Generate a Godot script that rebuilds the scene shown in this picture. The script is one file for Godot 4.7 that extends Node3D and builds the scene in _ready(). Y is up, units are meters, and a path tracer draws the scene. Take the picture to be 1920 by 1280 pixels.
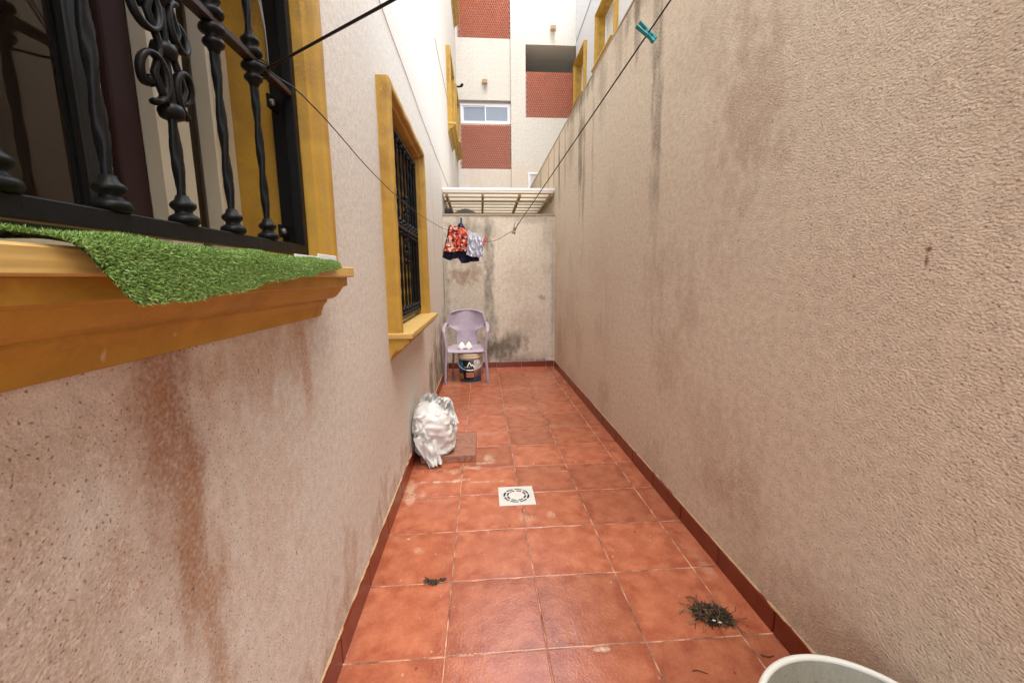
extends Node3D

# ---------------------------------------------------------------- measured frame (metres)
const TILE := 1.0 / 3.0
const ROW0 := -1.177            # z of one cross joint; the others follow every TILE
const SKIRT_L := -0.653         # face of the skirting on the house side
const SKIRT_R := 0.7764
const WALL_L := -0.667
const WALL_R := 0.786
const BACK := -5.505
const REAR := 2.2
const TOP_R := 2.885
const TOP_B := 1.985

var M := {}
var rng := RandomNumberGenerator.new()

# ---------------------------------------------------------------- helpers
func st_new(smooth := false) -> SurfaceTool:
	var st := SurfaceTool.new()
	st.begin(Mesh.PRIMITIVE_TRIANGLES)
	st.set_smooth_group(0 if smooth else -1)
	return st

func quad(st: SurfaceTool, a: Vector3, b: Vector3, c: Vector3, d: Vector3, ua := Vector2.ZERO, ub := Vector2.RIGHT, uc := Vector2.ONE, ud := Vector2.DOWN) -> void:
	# a b c d run counter-clockwise as seen from outside
	for q in [[a, ua], [c, uc], [b, ub], [a, ua], [d, ud], [c, uc]]:
		st.set_uv(q[1])
		st.add_vertex(q[0])

func tri(st: SurfaceTool, a: Vector3, b: Vector3, c: Vector3) -> void:
	for q in [a, c, b]:
		st.set_uv(Vector2(q.x, q.y))
		st.add_vertex(q)

func box(st: SurfaceTool, lo: Vector3, hi: Vector3) -> void:
	var x0 := lo.x; var y0 := lo.y; var z0 := lo.z
	var x1 := hi.x; var y1 := hi.y; var z1 := hi.z
	quad(st, Vector3(x0, y0, z1), Vector3(x1, y0, z1), Vector3(x1, y1, z1), Vector3(x0, y1, z1))
	quad(st, Vector3(x1, y0, z0), Vector3(x0, y0, z0), Vector3(x0, y1, z0), Vector3(x1, y1, z0))
	quad(st, Vector3(x1, y0, z1), Vector3(x1, y0, z0), Vector3(x1, y1, z0), Vector3(x1, y1, z1))
	quad(st, Vector3(x0, y0, z0), Vector3(x0, y0, z1), Vector3(x0, y1, z1), Vector3(x0, y1, z0))
	quad(st, Vector3(x0, y1, z1), Vector3(x1, y1, z1), Vector3(x1, y1, z0), Vector3(x0, y1, z0))
	quad(st, Vector3(x0, y0, z0), Vector3(x1, y0, z0), Vector3(x1, y0, z1), Vector3(x0, y0, z1))

func bevel_box(st: SurfaceTool, lo: Vector3, hi: Vector3, b: float) -> void:
	# a box with chamfered edges
	var c := (lo + hi) * 0.5
	var h := (hi - lo) * 0.5
	b = minf(b, minf(h.x, minf(h.y, h.z)) * 0.9)
	var p := func(sx: int, sy: int, sz: int, ax: int) -> Vector3:
		# the corner's vertex that lies on the face across axis ax
		var v := Vector3(h.x - b, h.y - b, h.z - b)
		v[ax] = h[ax]
		return c + Vector3(v.x * sx, v.y * sy, v.z * sz)
	for ax in 3:
		var u := (ax + 1) % 3
		var w := (ax + 2) % 3
		for s in [-1, 1]:
			var k := [0, 0, 0]
			k[ax] = s
			var ring := []
			for uv in [[-1, -1], [1, -1], [1, 1], [-1, 1]]:
				k[u] = uv[0]; k[w] = uv[1]
				ring.append(p.call(k[0], k[1], k[2], ax))
			if s < 0:
				ring.reverse()
			quad(st, ring[0], ring[1], ring[2], ring[3])
		# edges that run along axis ax
		for su in [-1, 1]:
			for sw in [-1, 1]:
				var k2 := [0, 0, 0]
				k2[u] = su; k2[w] = sw
				k2[ax] = -1
				var a0: Vector3 = p.call(k2[0], k2[1], k2[2], u)
				var b0: Vector3 = p.call(k2[0], k2[1], k2[2], w)
				k2[ax] = 1
				var a1: Vector3 = p.call(k2[0], k2[1], k2[2], u)
				var b1: Vector3 = p.call(k2[0], k2[1], k2[2], w)
				if su * sw > 0:
					quad(st, a0, b0, b1, a1)
				else:
					quad(st, b0, a0, a1, b1)
	for sx in [-1, 1]:
		for sy in [-1, 1]:
			for sz in [-1, 1]:
				var a: Vector3 = p.call(sx, sy, sz, 0)
				var bb: Vector3 = p.call(sx, sy, sz, 1)
				var cc: Vector3 = p.call(sx, sy, sz, 2)
				if sx * sy * sz > 0:
					tri(st, a, bb, cc)
				else:
					tri(st, a, cc, bb)

func ring_skin(st: SurfaceTool, rings: Array, closed_ring := true) -> void:
	# rings of points, each ring counter-clockwise as seen from beyond its far end looking back
	for i in rings.size() - 1:
		var a: Array = rings[i]
		var b: Array = rings[i + 1]
		var n := a.size()
		for j in (n if closed_ring else n - 1):
			var k := (j + 1) % n
			var u0 := float(j) / n
			var u1 := float(j + 1) / n
			var v0 := float(i) / (rings.size() - 1)
			var v1 := float(i + 1) / (rings.size() - 1)
			quad(st, a[j], a[k], b[k], b[j], Vector2(u0, 1.0 - v0), Vector2(u1, 1.0 - v0), Vector2(u1, 1.0 - v1), Vector2(u0, 1.0 - v1))

func cap(st: SurfaceTool, ring: Array, facing_far: bool) -> void:
	var c := Vector3.ZERO
	for p in ring:
		c += p
	c /= ring.size()
	for j in ring.size():
		var k := (j + 1) % ring.size()
		if facing_far:
			tri(st, c, ring[j], ring[k])
		else:
			tri(st, c, ring[k], ring[j])

func tube(st: SurfaceTool, pts: Array, r: float, n := 6, r_end := -1.0, squash := 1.0, up := Vector3.ZERO) -> void:
	# a tube along points; squash flattens it across «up»
	var rings := []
	var side := Vector3.ZERO
	for i in pts.size():
		var d: Vector3 = (pts[mini(i + 1, pts.size() - 1)] - pts[maxi(i - 1, 0)]).normalized()
		if side == Vector3.ZERO:
			side = d.cross(up if up != Vector3.ZERO else (Vector3.UP if absf(d.y) < 0.9 else Vector3.RIGHT)).normalized()
		elif up != Vector3.ZERO:
			side = d.cross(up).normalized()
		side = (side - d * side.dot(d)).normalized()
		var other := d.cross(side)
		var rr := r if r_end < 0.0 else lerpf(r, r_end, float(i) / (pts.size() - 1))
		var ring := []
		for j in n:
			var t := TAU * j / n
			ring.append(pts[i] + side * cos(t) * rr + other * sin(t) * rr * squash)
		rings.append(ring)
	ring_skin(st, rings)
	cap(st, rings[0], false)
	cap(st, rings[-1], true)

func lathe(st: SurfaceTool, profile: Array, at := Vector3.ZERO, n := 16, sx := 1.0, sz := 1.0) -> void:
	# profile: [radius, height] from the bottom of the outside upwards
	var rings := []
	for p in profile:
		var ring := []
		for j in n:
			var t := TAU * j / n
			ring.append(at + Vector3(cos(t) * p[0] * sx, p[1], -sin(t) * p[0] * sz))
		rings.append(ring)
	ring_skin(st, rings)
	if profile[0][0] > 0.001:
		cap(st, rings[0], false)
	if profile[-1][0] > 0.001:
		cap(st, rings[-1], true)

func prism_z(st: SurfaceTool, prof: Array, z0: float, z1: float) -> void:
	# a profile of (x, y), counter-clockwise as seen from +z, drawn out from z0 to z1 > z0
	var a := []
	var b := []
	for p in prof:
		a.append(Vector3(p.x, p.y, z0))
		b.append(Vector3(p.x, p.y, z1))
	ring_skin(st, [a, b])
	var pts := PackedVector2Array(prof)
	var t := Geometry2D.triangulate_polygon(pts)
	for i in range(0, t.size(), 3):
		var p0 := pts[t[i]]; var p1 := pts[t[i + 1]]; var p2 := pts[t[i + 2]]
		if (p1 - p0).cross(p2 - p0) < 0.0:
			var sw := p1; p1 = p2; p2 = sw
		tri(st, Vector3(p0.x, p0.y, z1), Vector3(p1.x, p1.y, z1), Vector3(p2.x, p2.y, z1))
		tri(st, Vector3(p0.x, p0.y, z0), Vector3(p2.x, p2.y, z0), Vector3(p1.x, p1.y, z0))

func grid(nu: int, nv: int, at: Callable, flip := false, skip = null, uv2 = null) -> ArrayMesh:
	# a smooth sheet at(i, j); u runs along i, v along j; normals look along du x dv unless flipped
	var st := SurfaceTool.new()
	st.begin(Mesh.PRIMITIVE_TRIANGLES)
	st.set_smooth_group(0)
	for j in nv + 1:
		for i in nu + 1:
			st.set_uv(Vector2(float(i) / nu, float(j) / nv))
			var p: Vector3 = at.call(i, j)
			if uv2 != null:
				st.set_uv2(uv2.call(p))
			st.add_vertex(p)
	for j in nv:
		for i in nu:
			if skip != null and skip.call(i, j):
				continue
			var a := j * (nu + 1) + i
			var b := a + 1
			var c := a + nu + 2
			var d := a + nu + 1
			for k in ([a, b, c, a, c, d] if flip else [a, c, b, a, d, c]):
				st.add_index(k)
	st.generate_normals()
	return st.commit()

func done(st: SurfaceTool) -> ArrayMesh:
	st.generate_normals()
	return st.commit()

var taken := {}
func numbered(called: String) -> String:
	var n: int = taken.get(called, 0)
	taken[called] = n + 1
	return called if n == 0 else "%s_%03d" % [called, n]

func origin_of(n: Node) -> Vector3:
	var p := Vector3.ZERO
	while n is Node3D and n != self:
		p += n.position
		n = n.get_parent()
	return p

func thing(called: String, label: String, category: String, at := Vector3.ZERO, group := "") -> Node3D:
	var o := Node3D.new()
	o.name = numbered(called)
	add_child(o)
	o.position = at
	tag(o, label, category, group)
	return o

func tag(o: Node, label: String, category: String, group := "") -> void:
	o.set_meta("label", label)
	o.set_meta("category", category)
	if group:
		o.set_meta("group", group)

func part(called: String, mesh: Mesh, mat: Material, parent: Node, own_axes := false) -> MeshInstance3D:
	# mesh in world axes unless own_axes (then in the parent's)
	var o := MeshInstance3D.new()
	o.name = called
	o.mesh = mesh
	o.material_override = mat
	if not own_axes:
		o.position = -origin_of(parent)
	parent.add_child(o, true)
	return o

func one(called: String, mesh: Mesh, mat: Material, label: String, category: String, group := "") -> MeshInstance3D:
	var o := MeshInstance3D.new()
	o.name = numbered(called)
	o.mesh = mesh
	o.material_override = mat
	add_child(o)
	tag(o, label, category, group)
	return o

# ---------------------------------------------------------------- textures
func noise(freq: float, seed_: int, kind := FastNoiseLite.TYPE_SIMPLEX_SMOOTH, oct := 3) -> FastNoiseLite:
	var n := FastNoiseLite.new()
	n.noise_type = kind
	n.seed = seed_
	n.frequency = freq
	n.fractal_type = FastNoiseLite.FRACTAL_FBM if oct > 1 else FastNoiseLite.FRACTAL_NONE
	n.fractal_octaves = oct
	if kind == FastNoiseLite.TYPE_CELLULAR:
		n.cellular_return_type = FastNoiseLite.RETURN_DISTANCE
	return n

func bytes_of(n: FastNoiseLite, w: int, h: int, seamless := true) -> PackedByteArray:
	var im := n.get_seamless_image(w, h) if seamless else n.get_image(w, h)
	im.convert(Image.FORMAT_L8)
	return im.get_data()

func tex(data: PackedByteArray, w: int, h: int, fmt: int) -> ImageTexture:
	return ImageTexture.create_from_image(Image.create_from_data(w, h, false, fmt, data))

func ramp_tex(fields: Array, w: int, h: int, mapper: Callable) -> ImageTexture:
	# fields: byte arrays; mapper gets their values 0..1 and gives a colour (sRGB)
	var out := PackedByteArray()
	out.resize(w * h * 3)
	var v := []
	v.resize(fields.size())
	for i in w * h:
		for k in fields.size():
			v[k] = fields[k][i] / 255.0
		var c: Color = mapper.call(v)
		out[i * 3] = clampi(int(c.r * 255.0), 0, 255)
		out[i * 3 + 1] = clampi(int(c.g * 255.0), 0, 255)
		out[i * 3 + 2] = clampi(int(c.b * 255.0), 0, 255)
	return tex(out, w, h, Image.FORMAT_RGB8)

func height_tex(fields: Array, weights: Array, w: int, h: int) -> ImageTexture:
	var out := PackedByteArray()
	out.resize(w * h)
	for i in w * h:
		var s := 0.0
		for k in fields.size():
			s += fields[k][i] * weights[k]
		out[i] = clampi(int(s), 0, 255)
	return tex(out, w, h, Image.FORMAT_L8)

var stain_low: PackedByteArray
var stain_fine: PackedByteArray

class Stain:
	var w: int
	var h: int
	var data: PackedByteArray
	var low: PackedByteArray
	var fine: PackedByteArray
	func _init(w_: int, h_: int, low_: PackedByteArray, fine_: PackedByteArray) -> void:
		w = w_; h = h_; low = low_; fine = fine_
		data.resize(w * h * 4)
	func blob(cx: float, cy: float, rx: float, ry: float, c: Color, alpha: float, rough := 0.8, grain := 0.8, streak := 1.0) -> void:
		# an uneven patch: rough breaks its outline, grain its inside, streak stretches both downwards
		for y in range(maxi(0, int(cy - ry * 1.6)), mini(h, int(cy + ry * 1.6) + 1)):
			for x in range(maxi(0, int(cx - rx * 1.6)), mini(w, int(cx + rx * 1.6) + 1)):
				var lo := low[(int(y / streak) & 255) * 256 + (x & 255)] / 255.0 - 0.5
				var fi := fine[(y & 255) * 256 + (x & 255)] / 255.0
				var dx := (x - cx) / rx
				var dy := (y - cy) / ry
				var d := sqrt(dx * dx + dy * dy) + lo * rough * 1.1
				if d >= 1.0:
					continue
				var a := alpha * smoothstep(0.0, 0.85, 1.0 - d) * clampf(1.0 - grain + grain * 2.0 * fi, 0.0, 1.3)
				a = clampf(a, 0.0, 1.0)
				var k := (y * w + x) * 4
				var old := data[k + 3] / 255.0
				var sum := a + old * (1.0 - a)
				if sum <= 0.004:
					continue
				for ch in 3:
					var before := data[k + ch] / 255.0
					data[k + ch] = clampi(int(255.0 * (c[ch] * a + before * old * (1.0 - a)) / sum), 0, 255)
				data[k + 3] = clampi(int(sum * 255.0), 0, 255)
	func texture() -> ImageTexture:
		return ImageTexture.create_from_image(Image.create_from_data(w, h, false, Image.FORMAT_RGBA8, data))

# ---------------------------------------------------------------- materials
func plain(c: Color, rough := 0.8, metal := 0.0) -> StandardMaterial3D:
	var m := StandardMaterial3D.new()
	m.albedo_color = c
	m.roughness = rough
	m.metallic = metal
	return m

func triplanar(m: StandardMaterial3D, per_metre: float, world := true) -> StandardMaterial3D:
	m.uv1_triplanar = true
	m.uv1_world_triplanar = world
	m.uv1_scale = Vector3.ONE * per_metre
	return m

func relief(m: StandardMaterial3D, t: Texture2D, cm: float) -> StandardMaterial3D:
	m.heightmap_enabled = true
	m.heightmap_texture = t
	m.heightmap_scale = cm
	return m

func stained(m: StandardMaterial3D, t: Texture2D) -> StandardMaterial3D:
	m.detail_enabled = true
	m.detail_albedo = t
	m.detail_blend_mode = BaseMaterial3D.BLEND_MODE_MIX
	m.detail_uv_layer = BaseMaterial3D.DETAIL_UV_2
	return m

func make_materials() -> void:
	stain_low = bytes_of(noise(0.035, 3), 256, 256)
	stain_fine = bytes_of(noise(0.28, 8, FastNoiseLite.TYPE_SIMPLEX_SMOOTH, 2), 256, 256)
	# stucco: blunt lumps with pores between them
	var n := 1024
	var ln := noise(0.040, 11, FastNoiseLite.TYPE_SIMPLEX_SMOOTH, 4)
	ln.fractal_gain = 0.55
	var lumps := bytes_of(ln, n, n)
	var cells := bytes_of(noise(0.06, 21, FastNoiseLite.TYPE_CELLULAR, 1), n, n)
	var h_st := height_tex([lumps, cells], [0.7, 0.4], n, n)
	M.h_stucco = h_st
	var m2 := 512
	var fine := bytes_of(noise(0.16, 31, FastNoiseLite.TYPE_SIMPLEX_SMOOTH, 2), m2, m2)
	var mid := bytes_of(noise(0.02, 41, FastNoiseLite.TYPE_SIMPLEX_SMOOTH, 4), m2, m2)
	var pores := bytes_of(noise(0.09, 51, FastNoiseLite.TYPE_SIMPLEX_SMOOTH, 1), m2, m2)
	var grain := ramp_tex([fine, mid, pores], m2, m2, func(v):
		var g: float = 0.86 + 0.16 * (v[0] - 0.5) + 0.10 * (v[1] - 0.5)
		var pit: float = smoothstep(0.80, 0.96, v[2]) * 0.34
		g = clampf(g + 0.06, 0.0, 1.0) * (1.0 - pit)
		return Color(g, g * (0.985 - 0.03 * pit), g * (0.97 - 0.1 * pit)))
	M.grain = grain
	var soft := ramp_tex([fine, mid, pores], m2, m2, func(v):
		var g: float = clampf(0.92 + 0.16 * (v[0] - 0.5) + 0.10 * (v[1] - 0.5), 0.0, 1.0)
		var pit: float = smoothstep(0.80, 0.95, v[2]) * 0.34
		g *= 1.0 - pit
		return Color(g, g * (0.985 - 0.25 * pit), g * (0.97 - 0.50 * pit)))
	for e in [["stucco_house", Color(0.90, 0.885, 0.86)], ["stucco_boundary", Color(0.935, 0.885, 0.815)], ["stucco_end", Color(0.93, 0.90, 0.85)], ["stucco_far", Color(0.92, 0.915, 0.895)], ["stucco_right", Color(0.90, 0.90, 0.90)]]:
		var m := triplanar(plain(e[1], 0.95), {"stucco_house": 3.2, "stucco_boundary": 2.4}.get(e[0], 2.0))
		m.albedo_texture = soft if e[0] in ["stucco_house", "stucco_far", "stucco_right"] else grain
		m.metallic_specular = 0.1
		relief(m, h_st, {"stucco_house": 0.10, "stucco_boundary": 0.40, "stucco_end": 0.18}.get(e[0], 0.15))
		if e[0] == "stucco_boundary":
			m.uv1_scale = Vector3(2.4, 3.2, 2.0)      # trowelled sideways
		M[e[0]] = m
	# ochre paint on mouldings, a little uneven
	var brush := bytes_of(noise(0.012, 61, FastNoiseLite.TYPE_SIMPLEX_SMOOTH, 4), 256, 256)
	var brush2 := bytes_of(noise(0.15, 62, FastNoiseLite.TYPE_SIMPLEX_SMOOTH, 2), 256, 256)
	var ot := ramp_tex([brush, brush2], 256, 256, func(v):
		var g: float = 0.93 + 0.12 * (v[0] - 0.5) + 0.06 * (v[1] - 0.5)
		return Color(g, g * (0.99 + 0.03 * (v[0] - 0.5)), g * 0.97))
	var h_paint := height_tex([brush, brush2], [0.6, 0.4], 256, 256)
	var oc := triplanar(plain(Color(0.75, 0.59, 0.215), 0.6), 2.2)
	oc.albedo_texture = ot
	relief(oc, h_paint, 0.12)
	var chips := Stain.new(512, 512, stain_low, stain_fine)
	var cr := RandomNumberGenerator.new()
	cr.seed = 66
	for k in 34:
		chips.blob(cr.randf() * 512.0, cr.randf() * 512.0, cr.randf_range(6, 30), cr.randf_range(8, 60), Color(0.42, 0.29, 0.14) if k % 3 else Color(0.80, 0.70, 0.46), 0.30, 1.2, 0.95, 2.0)
	for k in 16:
		chips.blob(cr.randf() * 512.0, cr.randf() * 512.0, cr.randf_range(1.2, 4.0), cr.randf_range(1.2, 5.0), Color(0.86, 0.80, 0.72), 0.95, 0.8, 0.1)
	stained(oc, chips.texture())
	oc.uv2_triplanar = true
	oc.uv2_world_triplanar = true
	oc.uv2_scale = Vector3.ONE * 0.8
	M.ochre = oc
	# sill slabs: painted boards with a drawn grain along their length
	var g1 := FastNoiseLite.new()
	g1.seed = 71; g1.frequency = 0.03
	var wood := PackedByteArray()
	wood.resize(256 * 256 * 3)
	var woodh := PackedByteArray()
	woodh.resize(256 * 256)
	for y in 256:
		for x in 256:
			var s := g1.get_noise_2d(x * 0.12, y * 2.6) * 0.5 + g1.get_noise_2d(x * 0.4 + 900, y * 9.0) * 0.5
			var g := clampf(0.90 + 0.16 * s, 0.0, 1.0)
			var k := (y * 256 + x) * 3
			wood[k] = int(g * 255.0); wood[k + 1] = int(g * 0.985 * 255.0); wood[k + 2] = int(g * 0.95 * 255.0)
			woodh[y * 256 + x] = clampi(int(128.0 + 120.0 * s), 0, 255)
	var sl := triplanar(plain(Color(0.86, 0.725, 0.44), 0.6), 1.8)
	sl.albedo_texture = tex(wood, 256, 256, Image.FORMAT_RGB8)
	relief(sl, tex(woodh, 256, 256, Image.FORMAT_L8), 0.18)
	M.sill = sl
	# wrought iron: thick black paint
	var iron := triplanar(plain(Color(0.075, 0.075, 0.08), 0.42), 9.0)
	iron.metallic_specular = 0.3
	relief(iron, h_paint, 0.05)
	M.iron = iron
	var rust := triplanar(plain(Color(0.16, 0.075, 0.05), 0.55), 6.0)
	rust.albedo_texture = ot
	relief(rust, h_paint, 0.05)
	M.rust = rust
	M.rubber = plain(Color(0.03, 0.03, 0.03), 0.6)
	M.frame = plain(Color(0.80, 0.77, 0.70), 0.35)
	M.frame_white = plain(Color(0.90, 0.91, 0.93), 0.35)
	var gl := plain(Color(0.25, 0.27, 0.28, 0.06), 0.02)
	gl.transparency = BaseMaterial3D.TRANSPARENCY_ALPHA
	M.glass = gl
	M.dark_room = plain(Color(0.66, 0.56, 0.46), 0.9)
	M.curtain = plain(Color(0.16, 0.045, 0.04), 0.85)
	M.net = plain(Color(0.80, 0.78, 0.74), 0.9)
	M.concrete = relief(triplanar(plain(Color(0.72, 0.67, 0.60), 0.95), 1.6), h_st, 0.2)
	M.concrete.albedo_texture = grain
	M.timber = triplanar(plain(Color(0.74, 0.65, 0.53), 0.7), 2.0)
	M.timber.albedo_texture = sl.albedo_texture
	M.wire = plain(Color(0.10, 0.085, 0.085), 0.55)
	M.steel = plain(Color(0.62, 0.63, 0.64), 0.35, 0.8)
	# terracotta tiles, six firings
	M.tiles = []
	var stone_h := height_tex([bytes_of(noise(0.02, 77, FastNoiseLite.TYPE_SIMPLEX_SMOOTH, 4), 256, 256), bytes_of(noise(0.11, 78, FastNoiseLite.TYPE_SIMPLEX_SMOOTH, 2), 256, 256)], [0.6, 0.4], 256, 256)
	for k in 6:
		var a := bytes_of(noise(0.011, 100 + k, FastNoiseLite.TYPE_SIMPLEX_SMOOTH, 5), 256, 256, false)
		var b := bytes_of(noise(0.09, 120 + k, FastNoiseLite.TYPE_SIMPLEX_SMOOTH, 3), 256, 256, false)
		var out := PackedByteArray()
		out.resize(256 * 256 * 3)
		var tone := [1.0, 0.95, 1.04, 0.985, 0.92, 1.025][k] as float
		for y in 256:
			for x in 256:
				var i := y * 256 + x
				var va := a[i] / 255.0
				var vb := b[i] / 255.0
				var e := minf(minf(x, 255 - x), minf(y, 255 - y)) / 40.0 + (va - 0.5) * 1.6
				var rim := 1.0 - smoothstep(0.0, 1.0, e)          # the glaze fired darker at the rim
				var t := clampf(0.53 + (va - 0.5) * 0.55 + (vb - 0.5) * 0.30 - rim * 0.20, 0.0, 1.0)
				var c := Color(0.605, 0.32, 0.225).lerp(Color(0.785, 0.50, 0.375), t)
				out[i * 3] = clampi(int(c.r * tone * 255.0), 0, 255)
				out[i * 3 + 1] = clampi(int(c.g * tone * 255.0), 0, 255)
				out[i * 3 + 2] = clampi(int(c.b * tone * 255.0), 0, 255)
		var tm := plain(Color.WHITE, 0.20)
		tm.albedo_texture = tex(out, 256, 256, Image.FORMAT_RGB8)
		tm.metallic_specular = 0.5
		relief(tm, stone_h, 0.10)
		M.tiles.append(tm)
	# lime and dust trodden over the tiles, placed where it lies
	var fs := Stain.new(512, 1024, stain_low, stain_fine)
	var fx := func(x: float) -> float: return (x + 0.7) / 1.6 * 512.0
	var fz := func(z: float) -> float: return (z + 5.6) / 6.0 * 1024.0
	var lime := Color(0.83, 0.72, 0.63)
	for b in [[-0.60, -2.18, 0.07, 0.10, 0.55], [-0.62, -2.30, 0.05, 0.10, 0.5], [-0.46, -2.35, 0.16, 0.022, 0.75], [-0.33, -2.36, 0.07, 0.03, 0.7], [-0.22, -2.33, 0.14, 0.018, 0.55], [-0.27, -2.52, 0.09, 0.04, 0.6],
			[-0.16, -2.66, 0.05, 0.07, 0.6], [-0.20, -2.58, 0.09, 0.025, 0.6], [-0.40, -2.47, 0.05, 0.05, 0.5], [0.02, -1.93, 0.05, 0.05, 0.4], [0.14, -1.95, 0.04, 0.04, 0.35], [0.165, -1.165, 0.035, 0.012, 0.8],
			[0.75, -5.2, 0.03, 0.22, 0.5], [0.75, -4.6, 0.025, 0.2, 0.4], [-0.50, -1.72, 0.03, 0.04, 0.35], [-0.2, -3.1, 0.2, 0.05, 0.25], [-0.33, -2.9, 0.1, 0.12, 0.3], [0.30, -2.42, 0.06, 0.01, 0.35], [0.73, -1.5, 0.04, 0.16, 0.25], [-0.59, -1.0, 0.04, 0.05, 0.4], [0.45, -3.2, 0.25, 0.06, 0.15], [0.1, -3.7, 0.3, 0.08, 0.18], [0.2, -4.4, 0.3, 0.1, 0.15]]:
		fs.blob(fx.call(b[0]), fz.call(b[1]), b[2] / 1.6 * 512.0, b[3] / 6.0 * 1024.0, lime, b[4], 1.1, 0.9)
	var frng := RandomNumberGenerator.new()
	frng.seed = 5
	for i in 420:
		fs.blob(frng.randf() * 512.0, frng.randf() * 1024.0, frng.randf_range(0.9, 2.0), frng.randf_range(0.8, 1.6), Color(0.86, 0.76, 0.68) if frng.randf() < 0.75 else Color(0.25, 0.16, 0.12), frng.randf_range(0.3, 0.95), 0.3, 0.1)
	M.floor_dust = fs.texture()
	for tm in M.tiles:
		stained(tm, M.floor_dust)
		tm.uv2_triplanar = true
		tm.uv2_world_triplanar = true
		tm.uv2_scale = Vector3(1.0 / 1.6, 0.2, 1.0 / 6.0)
		tm.uv2_offset = Vector3(0.7 / 1.6, 0.0, 5.6 / 6.0)
	var gr := triplanar(plain(Color(0.89, 0.70, 0.60), 0.95), 0.9)
	gr.albedo_texture = ramp_tex([mid, fine], m2, m2, func(v):
		var g: float = clampf(0.55 + 0.75 * (v[0] - 0.25) + 0.2 * (v[1] - 0.5), 0.35, 1.0)
		return Color(g, g * 0.97, g * 0.95))
	M.grout = gr
	var sk := triplanar(plain(Color(0.50, 0.205, 0.115), 0.3), 2.0)
	sk.albedo_texture = ot
	M.skirting = sk
	M.plaster = triplanar(plain(Color(0.80, 0.69, 0.56), 0.95), 3.0)
	M.plaster.albedo_texture = grain

# ---------------------------------------------------------------- windows, in their own axes: x out of the wall, y up from the sill, z along it
const TRIM := [[0.0, -0.012], [0.003, 0.036], [0.008, 0.041], [0.013, 0.045], [0.016, 0.062], [0.020, 0.069], [0.026, 0.0715], [0.046, 0.071], [0.054, 0.066], [0.057, 0.056], [0.058, -0.006]]

func trim_mesh(w: float, h: float, wobble := 0.0) -> ArrayMesh:
	var st := st_new()
	var segs := [24, 24, 24]
	var nz := noise(2.1, 9, FastNoiseLite.TYPE_SIMPLEX_SMOOTH, 2)
	var rows := []
	for q in TRIM:
		var d: float = q[0]
		var p: float = q[1]
		var corners := [Vector3(p, 0.0, w / 2 + d), Vector3(p, h + d, w / 2 + d), Vector3(p, h + d, -w / 2 - d), Vector3(p, 0.0, -w / 2 - d)]
		var row := []
		for s in 3:
			for i in segs[s]:
				row.append((corners[s] as Vector3).lerp(corners[s + 1], float(i) / segs[s]))
		row.append(corners[3])
		for i in row.size():
			row[i].x += nz.get_noise_3d(row[i].y * 2.0, row[i].z * 2.0, d * 3.0) * wobble * 0.6
			if i > 0 and i < row.size() - 1:
				row[i].z += nz.get_noise_3d(row[i].y * 2.0 + 40.0, p * 3.0, signf(row[i].z) * 5.0) * wobble
		rows.append(row)
	for i in rows.size() - 1:
		for j in rows[i].size() - 1:
			quad(st, rows[i][j], rows[i][j + 1], rows[i + 1][j + 1], rows[i + 1][j])
	return done(st)

func sill_moulding_mesh(length: float, reach: float, wobble := 0.0) -> ArrayMesh:
	var k := reach / 0.125
	var prof := []
	for q in [[0.0, -0.142], [0.010, -0.139], [0.013, -0.125], [0.020, -0.110], [0.034, -0.0965], [0.034, -0.0915], [0.050, -0.089], [0.066, -0.082], [0.078, -0.070], [0.088, -0.057], [0.104, -0.052], [0.104, -0.0285], [0.0, -0.0285]]:
		prof.append(Vector2(q[0] * k, q[1]))
	var st := st_new()
	prism_z(st, prof, -length / 2 + 0.012, length / 2 - 0.012)
	return done(st)

func window_node(parent: Node3D, at: Vector3, turn: float, w: float, h: float, reach: float, sill_overhang: float, depth: float, wobble: float) -> Node3D:
	var o := Node3D.new()
	o.name = "window"
	parent.add_child(o, true)
	o.position = at - parent.position
	o.rotation.y = turn
	part("surround", trim_mesh(w, h, wobble), M.ochre, o, true)
	var st := st_new()
	var len_ := w + 2.0 * (0.058 + sill_overhang)
	bevel_box(st, Vector3(0.0, -0.028, -len_ / 2), Vector3(reach, 0.0, len_ / 2), 0.003)
	bevel_box(st, Vector3(-depth, -0.030, -w / 2 - 0.01), Vector3(-0.001, -0.001, w / 2 + 0.01), 0.002)
	part("sill", done(st), M.sill, o, true)
	part("sill_moulding", sill_moulding_mesh(len_, reach), M.ochre, o, true)
	st = st_new()
	for s in [-1, 1]:
		box(st, Vector3(-depth, -0.002, minf(s * w / 2, s * (w / 2 + 0.02))), Vector3(-0.010, h, maxf(s * w / 2, s * (w / 2 + 0.02))))
	box(st, Vector3(-depth, h, -w / 2 - 0.02), Vector3(-0.010, h + 0.02, w / 2 + 0.02))
	part("reveal", done(st), M.ochre, o, true)
	return o

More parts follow.
